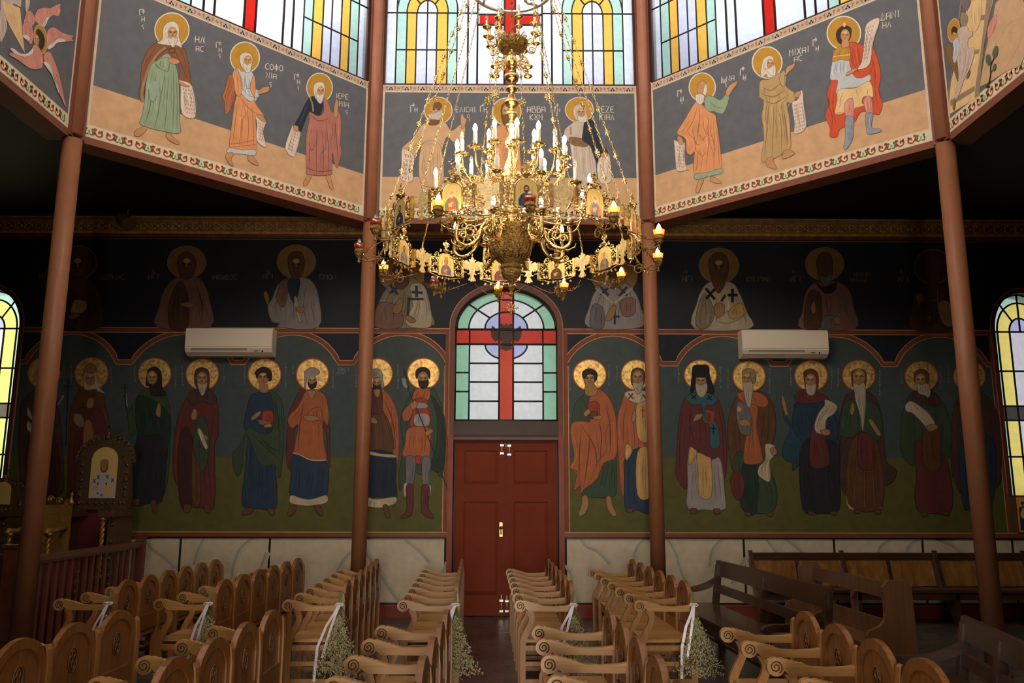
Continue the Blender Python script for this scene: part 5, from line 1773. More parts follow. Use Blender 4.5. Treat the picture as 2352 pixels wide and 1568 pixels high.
def seat_row(near, far, n, label, group, seats_from=0):
    """near, far: (x, y) of the arm scrolls at either end"""
    (x0, y0), (x1, y1) = near, far
    L_ = sqrt((x1-x0)**2+(y1-y0)**2); p = round(L_/n, 3); ang = atan2(y1-y0, x1-x0)-pi/2
    c, s = cos(ang), sin(ang)
    base = (x0+.43*c, y0+.43*s, 0)
    t = empty('linked_chair_row', base, label, 'chairs', rz=ang, group=group)
    for k in range(n+1):
        y = k*p
        a = put('armrest', 'arm', make_arm, WOODX, t, (0, y, 0)); put('scroll_carving', 'groove', make_groove, GROOVE, a); put('scroll_carving', 'groove2', lambda: make_groove((.0225,)), GROOVE, a)
        put('front_leg', 'sup', make_support, WOODL, t, (0, y, 0))
        put('back_post', 'post', make_post, WOODL, t, (0, y, 0))
        put('stretcher', 'rung', make_rungs, WOODL, t, (0, y, 0))
    for k in range(n):
        key = ('b', p)
        if key not in MESH: MESH[key] = True; r_, q_, o_ = make_back(p); store = {}; MESH['r%g' % p], MESH['q%g' % p], MESH['o%g' % p] = [z.build(nm, mt).data for z, nm, mt in ((r_, 'backrest', WOOD), (q_, 'back_panel', WOOD), (o_, 'quatrefoil', RELIEF))]; [bpy.data.objects.remove(ob) for ob in list(bpy.data.objects) if ob.type == 'MESH' and ob.data in (MESH['r%g' % p], MESH['q%g' % p], MESH['o%g' % p])]
        b = put('backrest', 'r%g' % p, None, None, t, (0, k*p, 0)); q = put('back_panel', 'q%g' % p, None, None, b); put('quatrefoil', 'o%g' % p, None, None, b)
        put('seat', 's%g' % p, lambda: make_seat(p), WOODX, t, (0, k*p, 0))
    return t, ang, p
GF, GN = 'rows of linked chairs in the block by the doors', 'rows of linked chairs in the block nearest the camera'
ROWS = {}
def R_(key, *a): ROWS[key] = seat_row(*a)
R_('A', (-3.67, 7.2), (-3.72, 10.0), 6, 'row of linked oak chairs directly beside the wooden railing, bouquet on its near end', GF)
R_('B', (-2.85, 7.2), (-2.84, 10.25), 6, 'row of linked oak chairs second from the railing, in front of the marbled dado', GF)
R_('C', (-1.78, 7.15), (-1.93, 10.15), 6, 'row of linked oak chairs standing in front of the column left of the doors', GF)
R_('D', (-.84, 7.15), (-.95, 10.2), 6, 'row of linked oak chairs ending against the left half of the red doors', GF)
R_('E', (.12, 7.15), (.05, 10.2), 6, 'row of linked oak chairs just right of the aisle leading to the door bolts', GF)
R_('F', (1.10, 7.15), (1.015, 10.15), 6, 'row of linked oak chairs beside the dark slatted benches, furthest right of the far block', GF)
R_('G', (-2.86, 3.6), (-2.84, 5.7), 4, 'row of linked oak chairs at the bottom left corner of the photo', GN)
R_('H', (-1.9, 3.1), (-1.9, 5.72), 5, 'near row of linked chairs with dark silhouetted scroll arms, second from the left corner', GN)
R_('I', (-.80, 3.1), (-.81, 5.75), 5, 'near row of linked chairs directly left of the central aisle', GN)
R_('J', (.255, 3.15), (.22, 5.75), 5, 'near row of linked chairs directly right of the central aisle', GN)
R_('K', (1.40, 3.1), (1.44, 5.68), 5, 'near row of linked chairs at the bottom right beside the dark benches', GN)

# ================================================================ BOUQUETS
STEM = mat('dried_stem', rgb(112, 122, 74), rough=.8); BLOOM = mat('dried_bloom', rgb(206, 194, 152), rough=.9)
def bouquet(row, label, seed, spread=1.):
    t_, ang, p = ROWS[row]; rr = random.Random(seed)
    M = t_.matrix_basis; base = M @ Vector((.0, -.036, .0))
    t = empty('statice_bunch', (base.x, base.y, .72), label, 'bouquet', rz=ang, group='bunches of dried statice tied to the near end of the chair rows')
    st, bl = G(), G()
    for i in range(26):     # stems fanning down, stubs above the knot
        a = rr.uniform(0, 2*pi); sp = rr.uniform(.01, .085)*spread
        tip = (sp*cos(a)*1.6+.02, -.035-abs(sp*sin(a))*.8, -rr.uniform(.25, .48))
        st.tube([(rr.uniform(-.014, .014), rr.uniform(-.03, -.01), rr.uniform(.05, .11)), (0, -.022, 0), (tip[0]*.5, -.03+tip[1]*.3, tip[2]*.4), tip], .0016, 3)
    for i in range(760):
        u = rr.random()**.8; z = -.09-.43*u; rad = (.022+.165*u)*spread
        a = rr.uniform(0, 2*pi); q = sqrt(rr.random())
        P = Vector((rad*q*cos(a)*1.15+.02*u, -.05-rad*.55*(1+q*sin(a))*.9, z))
        d = Vector((rr.uniform(-1, 1), rr.uniform(-.8, .8), rr.uniform(-1.2, .5)))*.024
        st.tube([P, P+d], .0011, 3)
        for j in range(3):
            e = P+d*(.5+.25*j)+Vector([rr.uniform(-.006, .006) for _ in range(3)]); s_ = rr.uniform(.0026, .005)
            bl.lathe([(0, -s_*1.3), (s_, 0), (0, s_*1.5)], e, 4)
    st.build('stems', STEM, t); bl.build('blossoms', BLOOM, t)
    rb = G(); 
    def ribbon(pts, w):
        P = smooth_open(pts, 4) if len(pts[0]) == 2 else pts
        A = [(x-w/2, y, z) for x, y, z in P]; B = [(x+w/2, y-.004, z) for x, y, z in P]; rb.strip(A, B)
        rb.strip([(x, y-.0012, z) for x, y, z in A], [(x, y-.0012, z) for x, y, z in B])
    k = rr.uniform(.02, .10)
    ribbon([(0, -.05, .005), (-.02-k*.2, -.075, -.06), (-.06-k*.5, -.085, -.16), (-.085-k, -.10, -.32), (-.09-k*1.15, -.10, -.58)], .022)
    ribbon([(0, -.05, .0), (-.005-k*.3, -.085, -.08), (-.02-k*.6, -.10, -.2), (-.05-k*.9, -.11, -.40)], .020)
    rb.lathe([(.024, -.012), (.029, 0), (.024, .012)], (0, -.025, 0), 12)
    for s in (-1, 1): rb.tube([(0, -.05, 0), (s*.02, -.062, .012), (s*.036, -.058, .002), (s*.02, -.056, -.01), (0, -.05, 0)], .006, 6)
    rb.build('ribbon', RIB, t)
bouquet('A', 'dried statice bunch with white ribbon on the row beside the railing', 1, .6)
bouquet('B', 'dried statice bunch with white ribbon on the second row from the railing', 2)
bouquet('C', 'dried statice bunch with white ribbon on the row before the column left of the doors', 3)
bouquet('D', 'dried statice bunch with white ribbon on the row just left of the central aisle', 4)
bouquet('E', 'dried statice bunch with white ribbon on the row just right of the central aisle', 5)
bouquet('F', 'dried statice bunch with white ribbon on the row beside the dark benches', 6)
# ================================================================ CHANDELIER
CH = empty('chandelier', (XC, YC, 3.0), 'great tiered brass chandelier with electric candles and a ring of icons, hanging in the middle', 'chandelier')
OZ = 3.0
RR_, ZR = .95, 3.51
def cpart(g, name, mats, phi=0, parent=None):
    """geometry modelled in world heights about the axis, at phi = 0 (facing the camera); phi turns it round the axis"""
    g.v = [(x, y, z-OZ) for x, y, z in g.v]
    o = g.build(name, mats, parent or CH); o.rotation_euler = (0, 0, radians(phi)) if parent is None else (0, 0, 0); return o
def again(o, phi, parent=None):
    c = o.copy(); col.objects.link(c); c.rotation_euler = (0, 0, radians(phi))
    for ch in o.children:
        d = ch.copy(); col.objects.link(d); d.parent = c
    return c
def curl(g, c, r, turns, a0, sg, y, w, n=14, nseg=4):
    P = [(c[0]+r*(1-.75*i/n)*cos(a0+sg*turns*2*pi*i/n), y, c[1]+r*(1-.75*i/n)*sin(a0+sg*turns*2*pi*i/n)) for i in range(n+1)]
    g.tube(P, [w*(1-.4*i/n) for i in range(n+1)], nseg)
def leaf(g, x, z, y, s, a):
    pts = [(0, 0), (.35, .3), (.3, .55), (.7, .5), (.55, .8), (1, 1), (.8, .45), (.5, .65), (.55, .25), (.3, .1)]
    ca, sa = cos(a), sin(a); q = [(x+s*(u*ca-v*sa), y-.003, z+s*(u*sa+v*ca)) for u, v in ((0, -.18), (.35, -.42), (.45, -.2), (.95, -.35), (.8, -.05), (1.25, 0), (.8, .05), (.95, .35), (.45, .2), (.35, .42), (0, .18))]
    g.prism(q, (0, .006, 0))
def filigree(g, x0, x1, z0, z1, y, seed):
    rr = random.Random(seed); w, h = x1-x0, z1-z0
    for i in range(2):
        for j in range(3):
            cx, cz = x0+w*(i+.5)/2, z0+h*(j+.5)/3
            curl(g, (cx, cz), min(w/2, h/3)*.62, 1.1, rr.uniform(0, 6.3), rr.choice((-1, 1)), y, .0036)
            leaf(g, cx, cz, y, min(w, h)*.27, rr.uniform(0, 6.3))
            leaf(g, cx+rr.uniform(-.01, .01), cz+rr.uniform(-.02, .02), y, min(w, h)*.24, rr.uniform(0, 6.3))
    fr = .0035
    g.box(x0, x1, y-fr, y+fr, z0-fr, z0+fr); g.box(x0, x1, y-fr, y+fr, z1-fr, z1+fr)
EAGLE = [(0, 1.0), (.04, 1.06), (.0, 1.0), (.10, .98), (.16, .90), (.12, .84), (.20, .82), (.30, .86), (.36, .80), (.44, .76), (.34, .74), (.28, .66), (.24, .60), (.34, .60), (.52, .70), (.72, .74), (.90, .62), (.96, .42), (.92, .20), (.84, .06), (.78, .12), (.70, .0), (.62, .08), (.54, -.04), (.44, .06), (.34, .0), (.28, -.12), (.40, -.26), (.54, -.24), (.44, -.34), (.24, -.30), (.16, -.42), (.34, -.62), (.44, -.72), (.34, -.80), (.22, -.76), (.14, -.86), (.0, -.80)]
def eagle(g, x, z, y, sx, sz, th=.008):
    R = [(x+u*sx, y-th/2, z+v*sz) for u, v in EAGLE[3:]]
    L = [(x-u*sx, y-th/2, z+v*sz) for u, v in EAGLE[3:]]
    g.prism([(x, y-th/2, z+sz)]+R, (0, th, 0)); g.prism([(x, y-th/2, z+sz)]+L, (0, th, 0))
    for s in (-1, 1):      # eyes of crown, wing ribs, tail ribs in relief on both faces
        for yy in (y-th/2, y+th/2):
            for k in range(4): g.tube([(x+s*sx*(.3+.14*k), yy, z+sz*.56), (x+s*sx*(.42+.13*k), yy, z+sz*.1)], .0018, 3)
            g.tube([(x+s*sx*.1, yy, z-sz*.4), (x+s*sx*.3, yy, z-sz*.76)], .002, 3)
    for yy in (y-th/2, y+th/2):
        for r in range(5):
            for c in range(-1, 2): g.lathe([(.0045, 0), (0, .002)], (x+c*sx*.14+(r % 2)*sx*.07, yy, z+sz*(.42-.17*r)), 4, axis=(0, -1 if yy < y else 1, 0))
    g.tube([(x, y, z+sz*.98), (x, y, z+sz*1.25)], .0035, 4); g.tube([(x-sx*.09, y, z+sz*1.14), (x+sx*.09, y, z+sz*1.14)], .003, 4)
# icon figures painted on small gilt panels: robe, cloak, hair, book colours
ICONS = [('ochre icon panel of a dark-bearded saint in blue', (60, 84, 134), (48, 60, 96), (84, 56, 36), 0), ('icon panel of a white-bearded monk in striped grey', (110, 124, 146), (206, 126, 90), (190, 180, 160), 1),
 ('icon panel of a saint in red and grey', (196, 84, 58), (120, 126, 140), (120, 90, 60), 0), ('icon panel of a saint in ochre', (150, 110, 66), (110, 80, 60), (90, 60, 40), 0), ('icon panel of a bishop in pale grey', (150, 140, 120), (110, 100, 100), (170, 160, 140), 1),
 ('icon panel of a monk in brown robes', (104, 72, 42), (86, 60, 38), (74, 48, 30), 0), ('icon panel of a grey-bearded saint in rose robes', (164, 92, 92), (130, 70, 80), (170, 160, 148), 1), ('icon panel of a crowned woman in pink and teal', (178, 104, 110), (84, 130, 136), (150, 110, 60), 2),
 ('icon panel of a slim saint in grey', (170, 166, 160), (128, 122, 118), (110, 84, 60), 1), ('icon panel of a saint in faded red', (160, 100, 84), (110, 90, 80), (110, 84, 60), 0), ('icon panel of a saint in dark blue', (48, 58, 92), (40, 46, 64), (70, 50, 36), 0), ('icon panel of a balding apostle in red and green', (176, 92, 72), (96, 120, 88), (190, 174, 150), 1)]
IGOLD = mat('icon_gold_ground', rgb(236, 204, 122), rough=.42, metal=.35)
def plaque(i):
    g = G(); y = -RR_
    for s in (-1, 1):
        filigree(g, s*.108-.038, s*.108+.038, ZR-.07, ZR+.06, y, 31)
        g.box(s*.163-.013, s*.163+.013, y-.012, y+.012, ZR-.08, ZR+.075)
        g.box(s*.163-.004, s*.163+.004, y-.016, y+.016, ZR-.078, ZR+.073)
        curl(g, (s*.085, ZR+.088), .022, 1.2, pi/2-s*pi/2, s, y, .0045); leaf(g, s*.06, ZR+.115, y, .028, pi/2+s*.5); leaf(g, s*.105, ZR+.07, y, .022, pi/2-s*.3)
        g.tube([(s*.165, y, ZR-.08), (s*.10, y, ZR-.095), (s*.05, y, ZR-.11), (0, y, ZR-.105)], .004, 5)
        for q in range(3): leaf(g, s*(.03+.045*q), ZR-.10-.006*q, y, .022, -pi/2+s*.5*q)
    arc = [(.076*cos(pi*k/14), ZR+.035+.072*sin(pi*k/14)) for k in range(15)]
    g.tube([(.076, y, ZR-.085)]+[(x, y, z) for x, z in arc]+[(-.076, y, ZR-.085), (.076, y, ZR-.085)], .006, 5)
    g.lathe([(.004, 0), (.012, .006), (.03, .018), (.036, .024), (.03, .022), (.006, .02)], (0, y, ZR+.108), 12)
    p = cpart(g, 'icon_frame', BRASS, 5.5+30*i)
    q = G(); lab, robe, cloak, hair, kind = ICONS[i]
    def both(pts, lay, c):
        q.cur = rgb(*c)
        for s in (-1, 1):
            P = [(x*(1 if s < 0 else -1), y+s*(.0052+.0004*lay), z) for x, z in pts]
            q.poly(P if s < 0 else P)
    q.m = 1; q.cur = (1, 1, 1)
    q.prism([(.07, y-.005, ZR-.082)]+[(x*.93, y-.005, ZR+.035+(z-ZR-.035)*.93) for x, z in arc]+[(-.07, y-.005, ZR-.082)], (0, .01, 0)); q.m = 0
    el = lambda cx, cz, a, b: [(cx+a*cos(t), ZR+cz+b*sin(t)) for t in [2*pi*k/14 for k in range(14)]]
    both([(x, ZR+z) for x, z in ((-.05, -.082), (-.052, -.04), (-.036, -.008), (-.012, .008), (.012, .008), (.036, -.008), (.052, -.04), (.05, -.082))], 1, robe)
    both([(x, ZR+z) for x, z in ((.014, .008), (.036, -.008), (.052, -.04), (.05, -.082), (.026, -.082), (.03, -.04))], 2, cloak)
    both([(x, ZR+z) for x, z in ((-.014, .008), (-.036, -.008), (-.052, -.04), (-.05, -.082), (-.034, -.082), (-.034, -.04))], 2, cloak)
    both(el(0, .034, .020, .026), 3, hair); both(el(0, .030, .013, .019), 4, (196, 150, 106))
    if kind == 2: both([(x, ZR+z) for x, z in ((-.016, .05), (-.02, .075), (.02, .075), (.016, .05))], 5, (190, 150, 80))
    elif kind == 1: both([(x, ZR+z) for x, z in ((-.011, .024), (.011, .024), (.006, -.002), (-.006, -.002))], 5, hair)
    else: both([(x, ZR+z) for x, z in ((-.012, .024), (.012, .024), (.006, .01), (-.006, .01))], 5, hair)
    for k in range(6):
        x0 = -.040+.016*k; both([(x0, ZR-.080), (x0+.0022, ZR-.080), (x0*.55+.002, ZR-.012), (x0*.55, ZR-.012)], 3, tuple(v*.55 for v in (robe if abs(k-2.5) < 2 else cloak)))
    for sx in (-.0055, .0055): both([(sx-.003, ZR+.033), (sx+.003, ZR+.033), (sx+.0025, ZR+.0355), (sx-.0025, ZR+.0355)], 5, (40, 26, 20))
    both([(-.0008, ZR+.024), (.0012, ZR+.024), (.0006, ZR+.033), (-.0006, ZR+.033)], 5, (120, 80, 50))
    for sx in (-.038, .038): both([(sx-.001, ZR+.0), (sx+.001, ZR+.0), (sx+.001, ZR+.05), (sx-.001, ZR+.05)], 2, (110, 70, 40))
    both(el(.004, -.036, .012, .009), 5, (196, 150, 106)); both([(x, ZR+z) for x, z in ((-.022, -.06), (.004, -.062), (.002, -.036), (-.024, -.034))], 4, (200, 160, 96) if i % 2 else (150, 70, 50))
    pn = cpart(q, 'icon_panel', [PLAIN, IGOLD], parent=p); pn['label'] = lab
    e = G(); eagle(e, 0, ZR+.172, y, .034, .042, .005); cpart(e, 'eagle_finial', BRASS, parent=p)
    return p
for i in range(12): plaque(i)
g = G(); eagle(g, 0, ZR-.008, -RR_, .082, .118); g.tube([(0, -RR_, ZR+.13), (0, -RR_, ZR+.15)], .004, 5)
for s in (-1, 1): g.tube([(s*.05, -RR_, ZR-.03), (s*.088, -RR_+.004, ZR-.03)], .006, 4); g.tube([(s*.06, -RR_, ZR+.05), (s*.088, -RR_+.004, ZR+.05)], .005, 4)
E0 = cpart(g, 'double_headed_eagle', BRASSP, 20.5)
for i in range(1, 12): again(E0, 20.5+30*i)
# lamp brackets with ruby glass cups
def bulb_g(x, y, z, h=.07, r=.0175):
    g = G(); g.lathe([(.009, 0), (.0115, .004), (r*.86, h*.22), (r, h*.4), (r*.86, h*.6), (r*.5, h*.83), (0, h)], (x, y, z), 8); return g
def bracket():
    g = G(); y0, y1, z = -RR_, -1.135, ZR-.17
    g.tube(smooth_open([(0, y0, ZR-.10), (0, y0-.03, ZR-.15), (0, y0-.09, ZR-.20), (0, y0-.15, ZR-.22), (0, y1, z-.015)], 4) if 0 else [(0, y0, ZR-.10), (0, y0-.03, ZR-.16), (0, y0-.08, ZR-.205), (0, y0-.14, ZR-.215), (0, y1, z-.02), (0, y1, z)], .006, 6)
    for s in (-1, 1):      # thorny side branches
        g.tube([(0, y1+.02, z-.01), (s*.05, y1+.03, z+.01), (s*.10, y1+.06, z-.005), (s*.16, y1+.10, z+.02), (s*.22, y0+.0, z+.05)], .0042, 4)
        for k in range(5): g.tube([(s*(.03+.035*k), y1+.03+.02*k, z+.005), (s*(.045+.035*k), y1+.02+.02*k, z+.03)], .0025, 3)
    for k in range(6):
        a = k*1.05; g.tube([(0, y0-.06, ZR-.19), (.03*cos(a), y0-.06, ZR-.19+.03*sin(a)), (.045*cos(a+.6), y0-.075, ZR-.19+.045*sin(a+.6))], .003, 3)
    for k in range(5): leaf(g, .02*((k % 2)*2-1), ZR-.15-.02*k, y0-.02-.02*k, .03, 1.2*k)
    P = [(0, y0-.03-.045*(1-.8*i/16)*cos(2*pi*1.4*i/16), ZR-.215+.045*(1-.8*i/16)*sin(2*pi*1.4*i/16)) for i in range(17)]; g.tube(P, .005, 5)
    g.lathe([(.008, -.02), (.02, -.012), (.028, .0), (.034, .02), (.034, .05), (.031, .05), (.03, .01), (.01, .006)], (0, y1, z), 14)
    g.lathe([(.036, .018), (.04, .022), (.036, .026)], (0, y1, z), 14); g.lathe([(.006, -.06), (.012, -.05), (.006, -.035), (.012, -.02)], (0, y1, z), 8)
    return g
BR0 = cpart(bracket(), 'lamp_bracket', BRASSD, 0)
c = G(); c.lathe([(.029, .012), (.033, .04), (.041, .085), (.039, .086), (.031, .042), (.027, .014)], (0, -1.135, ZR-.17), 16, cap=False); cpart(c, 'ruby_glass_cup', CUPG, parent=BR0)
BR0.rotation_euler = (0, 0, radians(5.5))
BR = [BR0]+[again(BR0, 5.5+30*i) for i in range(1, 12)]
LITM = cpart(bulb_g(0, -1.135, ZR-.12, .085, .02), 'bulb', BULB, parent=BR[1])
for i in range(12):
    if i == 1: continue
    b = LITM.copy(); b.data = LITM.data.copy() if i not in (2, 3, 4, 5, 6, 8, 11) else LITM.data
    if i not in (2, 3, 4, 5, 6, 8, 11): b.data.materials[0] = CLEARB; b['label'] = 'unlit clear bulb'
    col.objects.link(b); b.parent = BR[i]
# electric candles in three tiers
def arm_mesh(kind):
    g = G()
    if kind == 0: R, zd, path = .20, 4.15, [(.03, 4.02), (.08, 4.0), (.14, 4.03), (.19, 4.09), (.20, 4.14)]
    elif kind == 1: R, zd, path = .42, 4.09, [(.05, 3.90), (.12, 3.84), (.22, 3.83), (.32, 3.88), (.40, 3.98), (.42, 4.08)]
    elif kind == 2: R, zd, path = .60, 3.79, [(.04, 3.72), (.14, 3.68), (.28, 3.62), (.42, 3.60), (.54, 3.64), (.60, 3.78)]
    else: R, zd, path = .45, 3.57, [(.13, 3.62), (.20, 3.615), (.25, 3.56), (.28, 3.47), (.34, 3.41), (.41, 3.40), (.46, 3.45), (.45, 3.56)]
    P2 = smooth_open(path, 4); rad = (.006, .007, .007, .014)[kind]
    g.tube([(0, -r, z) for r, z in P2], rad, 8)
    if kind == 3:
        for (rc, zc, r0, a0, sg) in ((.345, 3.51, .062, -2.4, -1), (.20, 3.54, .05, .6, 1), (.405, 3.475, .034, -.6, 1)):
            g.tube([(0, -(rc+r0*(1-.78*i/18)*cos(a0+sg*1.5*2*pi*i/18)), zc+r0*(1-.78*i/18)*sin(a0+sg*1.5*2*pi*i/18)) for i in range(19)], .008, 6)
        for k in range(9):
            r, z = P2[k*2+4] if k*2+4 < len(P2) else P2[-1]
            q = [(.0, 0), (.018, .02), (.01, .035), (.03, .05), (0, .045), (-.03, .05), (-.01, .035), (-.018, .02)]
            g.prism([(u, -r-v*.5, z-.01-v*.4) for u, v in q], (0, 0, .006))
        g.tube([(0, -.38, 3.40), (0, -.44, 3.38), (0, -.49, 3.40), (0, -.50, 3.43)], [.009, .007, .005, .002], 6)
    else:
        for k in (3, 6, 9, 12):
            r, z = P2[min(k, len(P2)-1)]; g.tube([(0, -r, z), (.012, -r-.02, z-.03), (0, -r-.035, z-.02), (-.006, -r-.02, z-.008)], .0035, 4)
            q = [(.0, 0), (.014, .016), (.008, .028), (.022, .036), (0, .032), (-.022, .036), (-.008, .028), (-.014, .016)]
            g.prism([(u, -r-v*.6, z+.004-v*.5) for u, v in q], (0, 0, .005))
        g.tube([(0, -(R*.62+.035*(1-.8*i/12)*cos(2.5*pi*i/12)), zd-.16+.035*(1-.8*i/12)*sin(2.5*pi*i/12)) for i in range(13)], .0045, 5)
    return g, R, zd
def pan(R, zd):
    g = G(); n = 20; g.smooth = False
    g.lathe([(.006, -.02), (.014, -.008), (.012, 0), (.03, .004), (.042, .013), (.038, .014), (.012, .008), (.012, .03), (.017, .034)], (0, -R, zd), 16)
    for k in range(8):
        a = 2*pi*k/8; q = [(.03, -.4), (.052, -.30), (.048, -.15), (.068, 0), (.048, .15), (.052, .30), (.03, .4)]
        g.poly([(r*cos(a+w), -R+r*sin(a+w), zd+.012+(.006 if r > .04 else 0)) for r, w in q])
    return g
def candle(R, zd, dh=0):
    g = G(); g.lathe([(.0155, .03), (.0155, .05), (.0185, .06), (.0155, .07), (.0165, .10), (.0155, .128), (.013, .132)] if R != .45 else [(.0155, .03), (.016, .045), (.013, .05)], (0, -R, zd), 10)
    return g
TIER = []
LIT = {0: '110111', 1: '1101101011011011', 2: '101101110110', 3: '10110101'}
for kind, n, ph in ((0, 6, 0), (1, 16, 5), (2, 12, 20), (3, 8, 28)):
    g, R, zd = arm_mesh(kind); A0 = cpart(g, 'candle_arm', BRASS); D0 = cpart(pan(R, zd), 'drip_pan', BRASS, parent=A0)
    C0 = cpart(candle(R, zd), 'electric_candle', CAND); B0 = cpart(bulb_g(0, -R, zd+(.132 if R != .45 else .05)), 'bulb', BULB, parent=C0)
    U = B0.data.copy(); U.materials[0] = CLEARB
    A0.rotation_euler.z = C0.rotation_euler.z = radians(ph)
    for k in range(n):
        phi = ph+360*k/n
        if k: again(A0, phi); cc = again(C0, phi)
        else: cc = C0
    for k, cc in enumerate([o for o in CH.children if o.data and o.data == C0.data]):
        if LIT[kind][k % len(LIT[kind])] == '0':
            for b in cc.children: b.data = U; b['label'] = 'unlit clear bulb'
# bowl, shaft and finials
g = G(); g.lathe([(0, 3.055), (.012, 3.06), (.02, 3.075), (.012, 3.09), (.016, 3.10), (.034, 3.125), (.038, 3.135), (.02, 3.145), (.014, 3.16), (.03, 3.18), (.062, 3.205), (.076, 3.24), (.076, 3.262)], n=28); cpart(g, 'lower_knob', BRASSD)
g = G(); g.lathe([(.070, 3.262), (.082, 3.272), (.082, 3.29), (.072, 3.30), (.078, 3.31), (.105, 3.335), (.14, 3.38), (.155, 3.44), (.16, 3.50), (.168, 3.53), (.186, 3.555), (.192, 3.575), (.178, 3.59), (.14, 3.60), (.06, 3.62)], n=36)
for k in range(36):
    a = 2*pi*k/36; g.lathe([(.0, -.008), (.009, 0), (0, .008)], (.188*cos(a), .188*sin(a), 3.575), 5)
for k in range(12):    # embossed lobes
    a = 2*pi*k/12; P = [(r*cos(a+.16*sin(t)), r*sin(a+.16*sin(t)), z) for r, z, t in [(.108, 3.335, 0), (.143, 3.38, 1), (.158, 3.44, 1.6), (.163, 3.50, 2.2), (.17, 3.53, 3.1)]]
    g.tube(P, .004, 4); P = [(r*cos(a-.16*sin(t)), r*sin(a-.16*sin(t)), z) for r, z, t in [(.108, 3.335, 0), (.143, 3.38, 1), (.158, 3.44, 1.6), (.163, 3.50, 2.2), (.17, 3.53, 3.1)]]; g.tube(P, .004, 4)
cpart(g, 'bowl', BRASSD)
g = G(); g.lathe([(.05, 3.62), (.035, 3.66), (.06, 3.70), (.04, 3.74), (.03, 3.78), (.05, 3.81), (.03, 3.85), (.04, 3.90), (.075, 3.95), (.08, 4.0), (.06, 4.05), (.03, 4.08), (.045, 4.12), (.03, 4.16), (.02, 4.22), (.048, 4.27), (.05, 4.30), (.03, 4.33), (.024, 4.36), (.05, 4.40), (.046, 4.43), (.02, 4.45), (.018, 4.47), (.046, 4.50), (.044, 4.53), (.02, 4.55), (.02, 4.57), (.056, 4.60), (.058, 4.62), (.03, 4.65), (.026, 4.68), (.012, 4.69), (.016, 4.70), (.045, 4.72), (.04, 4.75), (.02, 4.765), (.012, 4.78), (.05, 4.80), (.058, 4.83), (.056, 4.85), (.024, 4.865), (.016, 4.89), (.03, 4.90), (.046, 4.92), (.042, 4.96), (.047, 4.985), (.034, 5.01), (.03, 5.04), (.036, 5.05), (.05, 5.06)], n=24)
cpart(g, 'shaft', BRASS)
g = G(); g.lathe([(.045, 5.05), (.075, 5.06), (.112, 5.085), (.128, 5.12), (.124, 5.135), (.10, 5.145), (.05, 5.15), (.02, 5.17)], n=30)
for k in range(14):
    a = 2*pi*k/14
    for j in range(3):
        r, z = [(.085, 5.066), (.112, 5.088), (.126, 5.115)][j]; g.lathe([(.014, 0), (.008, .006), (0, .008)], (r*cos(a+j*.2), r*sin(a+j*.2), z), 6, axis=(cos(a)*.6, sin(a)*.6, -.8))
    g.tube([(.118*cos(a), .118*sin(a), 5.138), (.126*cos(a+.1), .126*sin(a+.1), 5.16), (.112*cos(a+.2), .112*sin(a+.2), 5.172)], .0045, 4)
cpart(g, 'crown_dish', BRASSD)
def upper_arm(lower):
    g = G()
    if not lower:
        g.tube([(0, -.115, 5.09), (0, -.15, 5.06), (0, -.185, 5.07), (0, -.20, 5.12), (0, -.19, 5.17), (0, -.205, 5.22)], .007, 6)
        g.tube([(0, -(.165+.028*(1-.8*i/12)*cos(2.6*pi*i/12)), 5.09+.028*(1-.8*i/12)*sin(2.6*pi*i/12)) for i in range(13)], .0045, 5)
        for z, r in ((5.14, .028), (5.22, .034)): g.lathe([(.006, -.012), (.012, -.004), (r, .006), (r+.004, .012), (r-.006, .010), (.006, .006)], (0, -.203, z), 12)
        g.lathe([(.008, 0), (.012, .02), (.007, .035), (.011, .05), (.006, .065)], (0, -.205, 5.23), 8)
    else:
        g.tube([(0, -.04, 4.93), (0, -.08, 4.97), (0, -.12, 4.97), (0, -.15, 4.93), (0, -.15, 4.88)], .006, 6)
        for rc, zc, r0, sg in ((.075, 4.93, .03, 1), (.125, 4.925, .03, -1)):
            g.tube([(0, -(rc+r0*(1-.8*i/14)*cos(sg*3*pi*i/14)), zc+r0*(1-.8*i/14)*sin(sg*3*pi*i/14)) for i in range(15)], .005, 5)
        g.lathe([(.006, -.012), (.014, -.006), (.032, .004), (.036, .012), (.03, .010), (.006, .004)], (0, -.15, 4.87), 12)
        for k in range(3): g.prism([(u, -.06-.03*k-v, 4.95-.015*k) for u, v in ((0, 0), (.016, .01), (.01, .022), (0, .03), (-.01, .022), (-.016, .01))], (0, 0, .005))
    return g
U0 = cpart(upper_arm(False), 'crown_arm', BRASS); U0.rotation_euler.z = radians(15)
ub = cpart(bulb_g(0, -.205, 5.29, .05, .014), 'bulb', CLEARB, parent=U0)
for k in range(1, 8): again(U0, 15+45*k)
V0 = cpart(upper_arm(True), 'crown_arm', BRASS, 0)
for k in range(1, 6): again(V0, 60*k)
g = G()      # pendant cross under the knob
g.tube([(0, 0, 3.06), (0, 0, 3.02)], .004, 5)
for k in range(8):
    a = pi/4*k; L_ = .055 if k % 2 == 0 else .04
    g.tube([(0, 0, 2.97), (L_*cos(a), 0, 2.97+L_*sin(a))], .004, 4)
    g.tube([(L_*.75*cos(a)-.012*sin(a), 0, 2.97+L_*.75*sin(a)+.012*cos(a)), (L_*.75*cos(a)+.012*sin(a), 0, 2.97+L_*.75*sin(a)-.012*cos(a))], .0035, 4)
cpart(g, 'pendant_cross', BRASS)
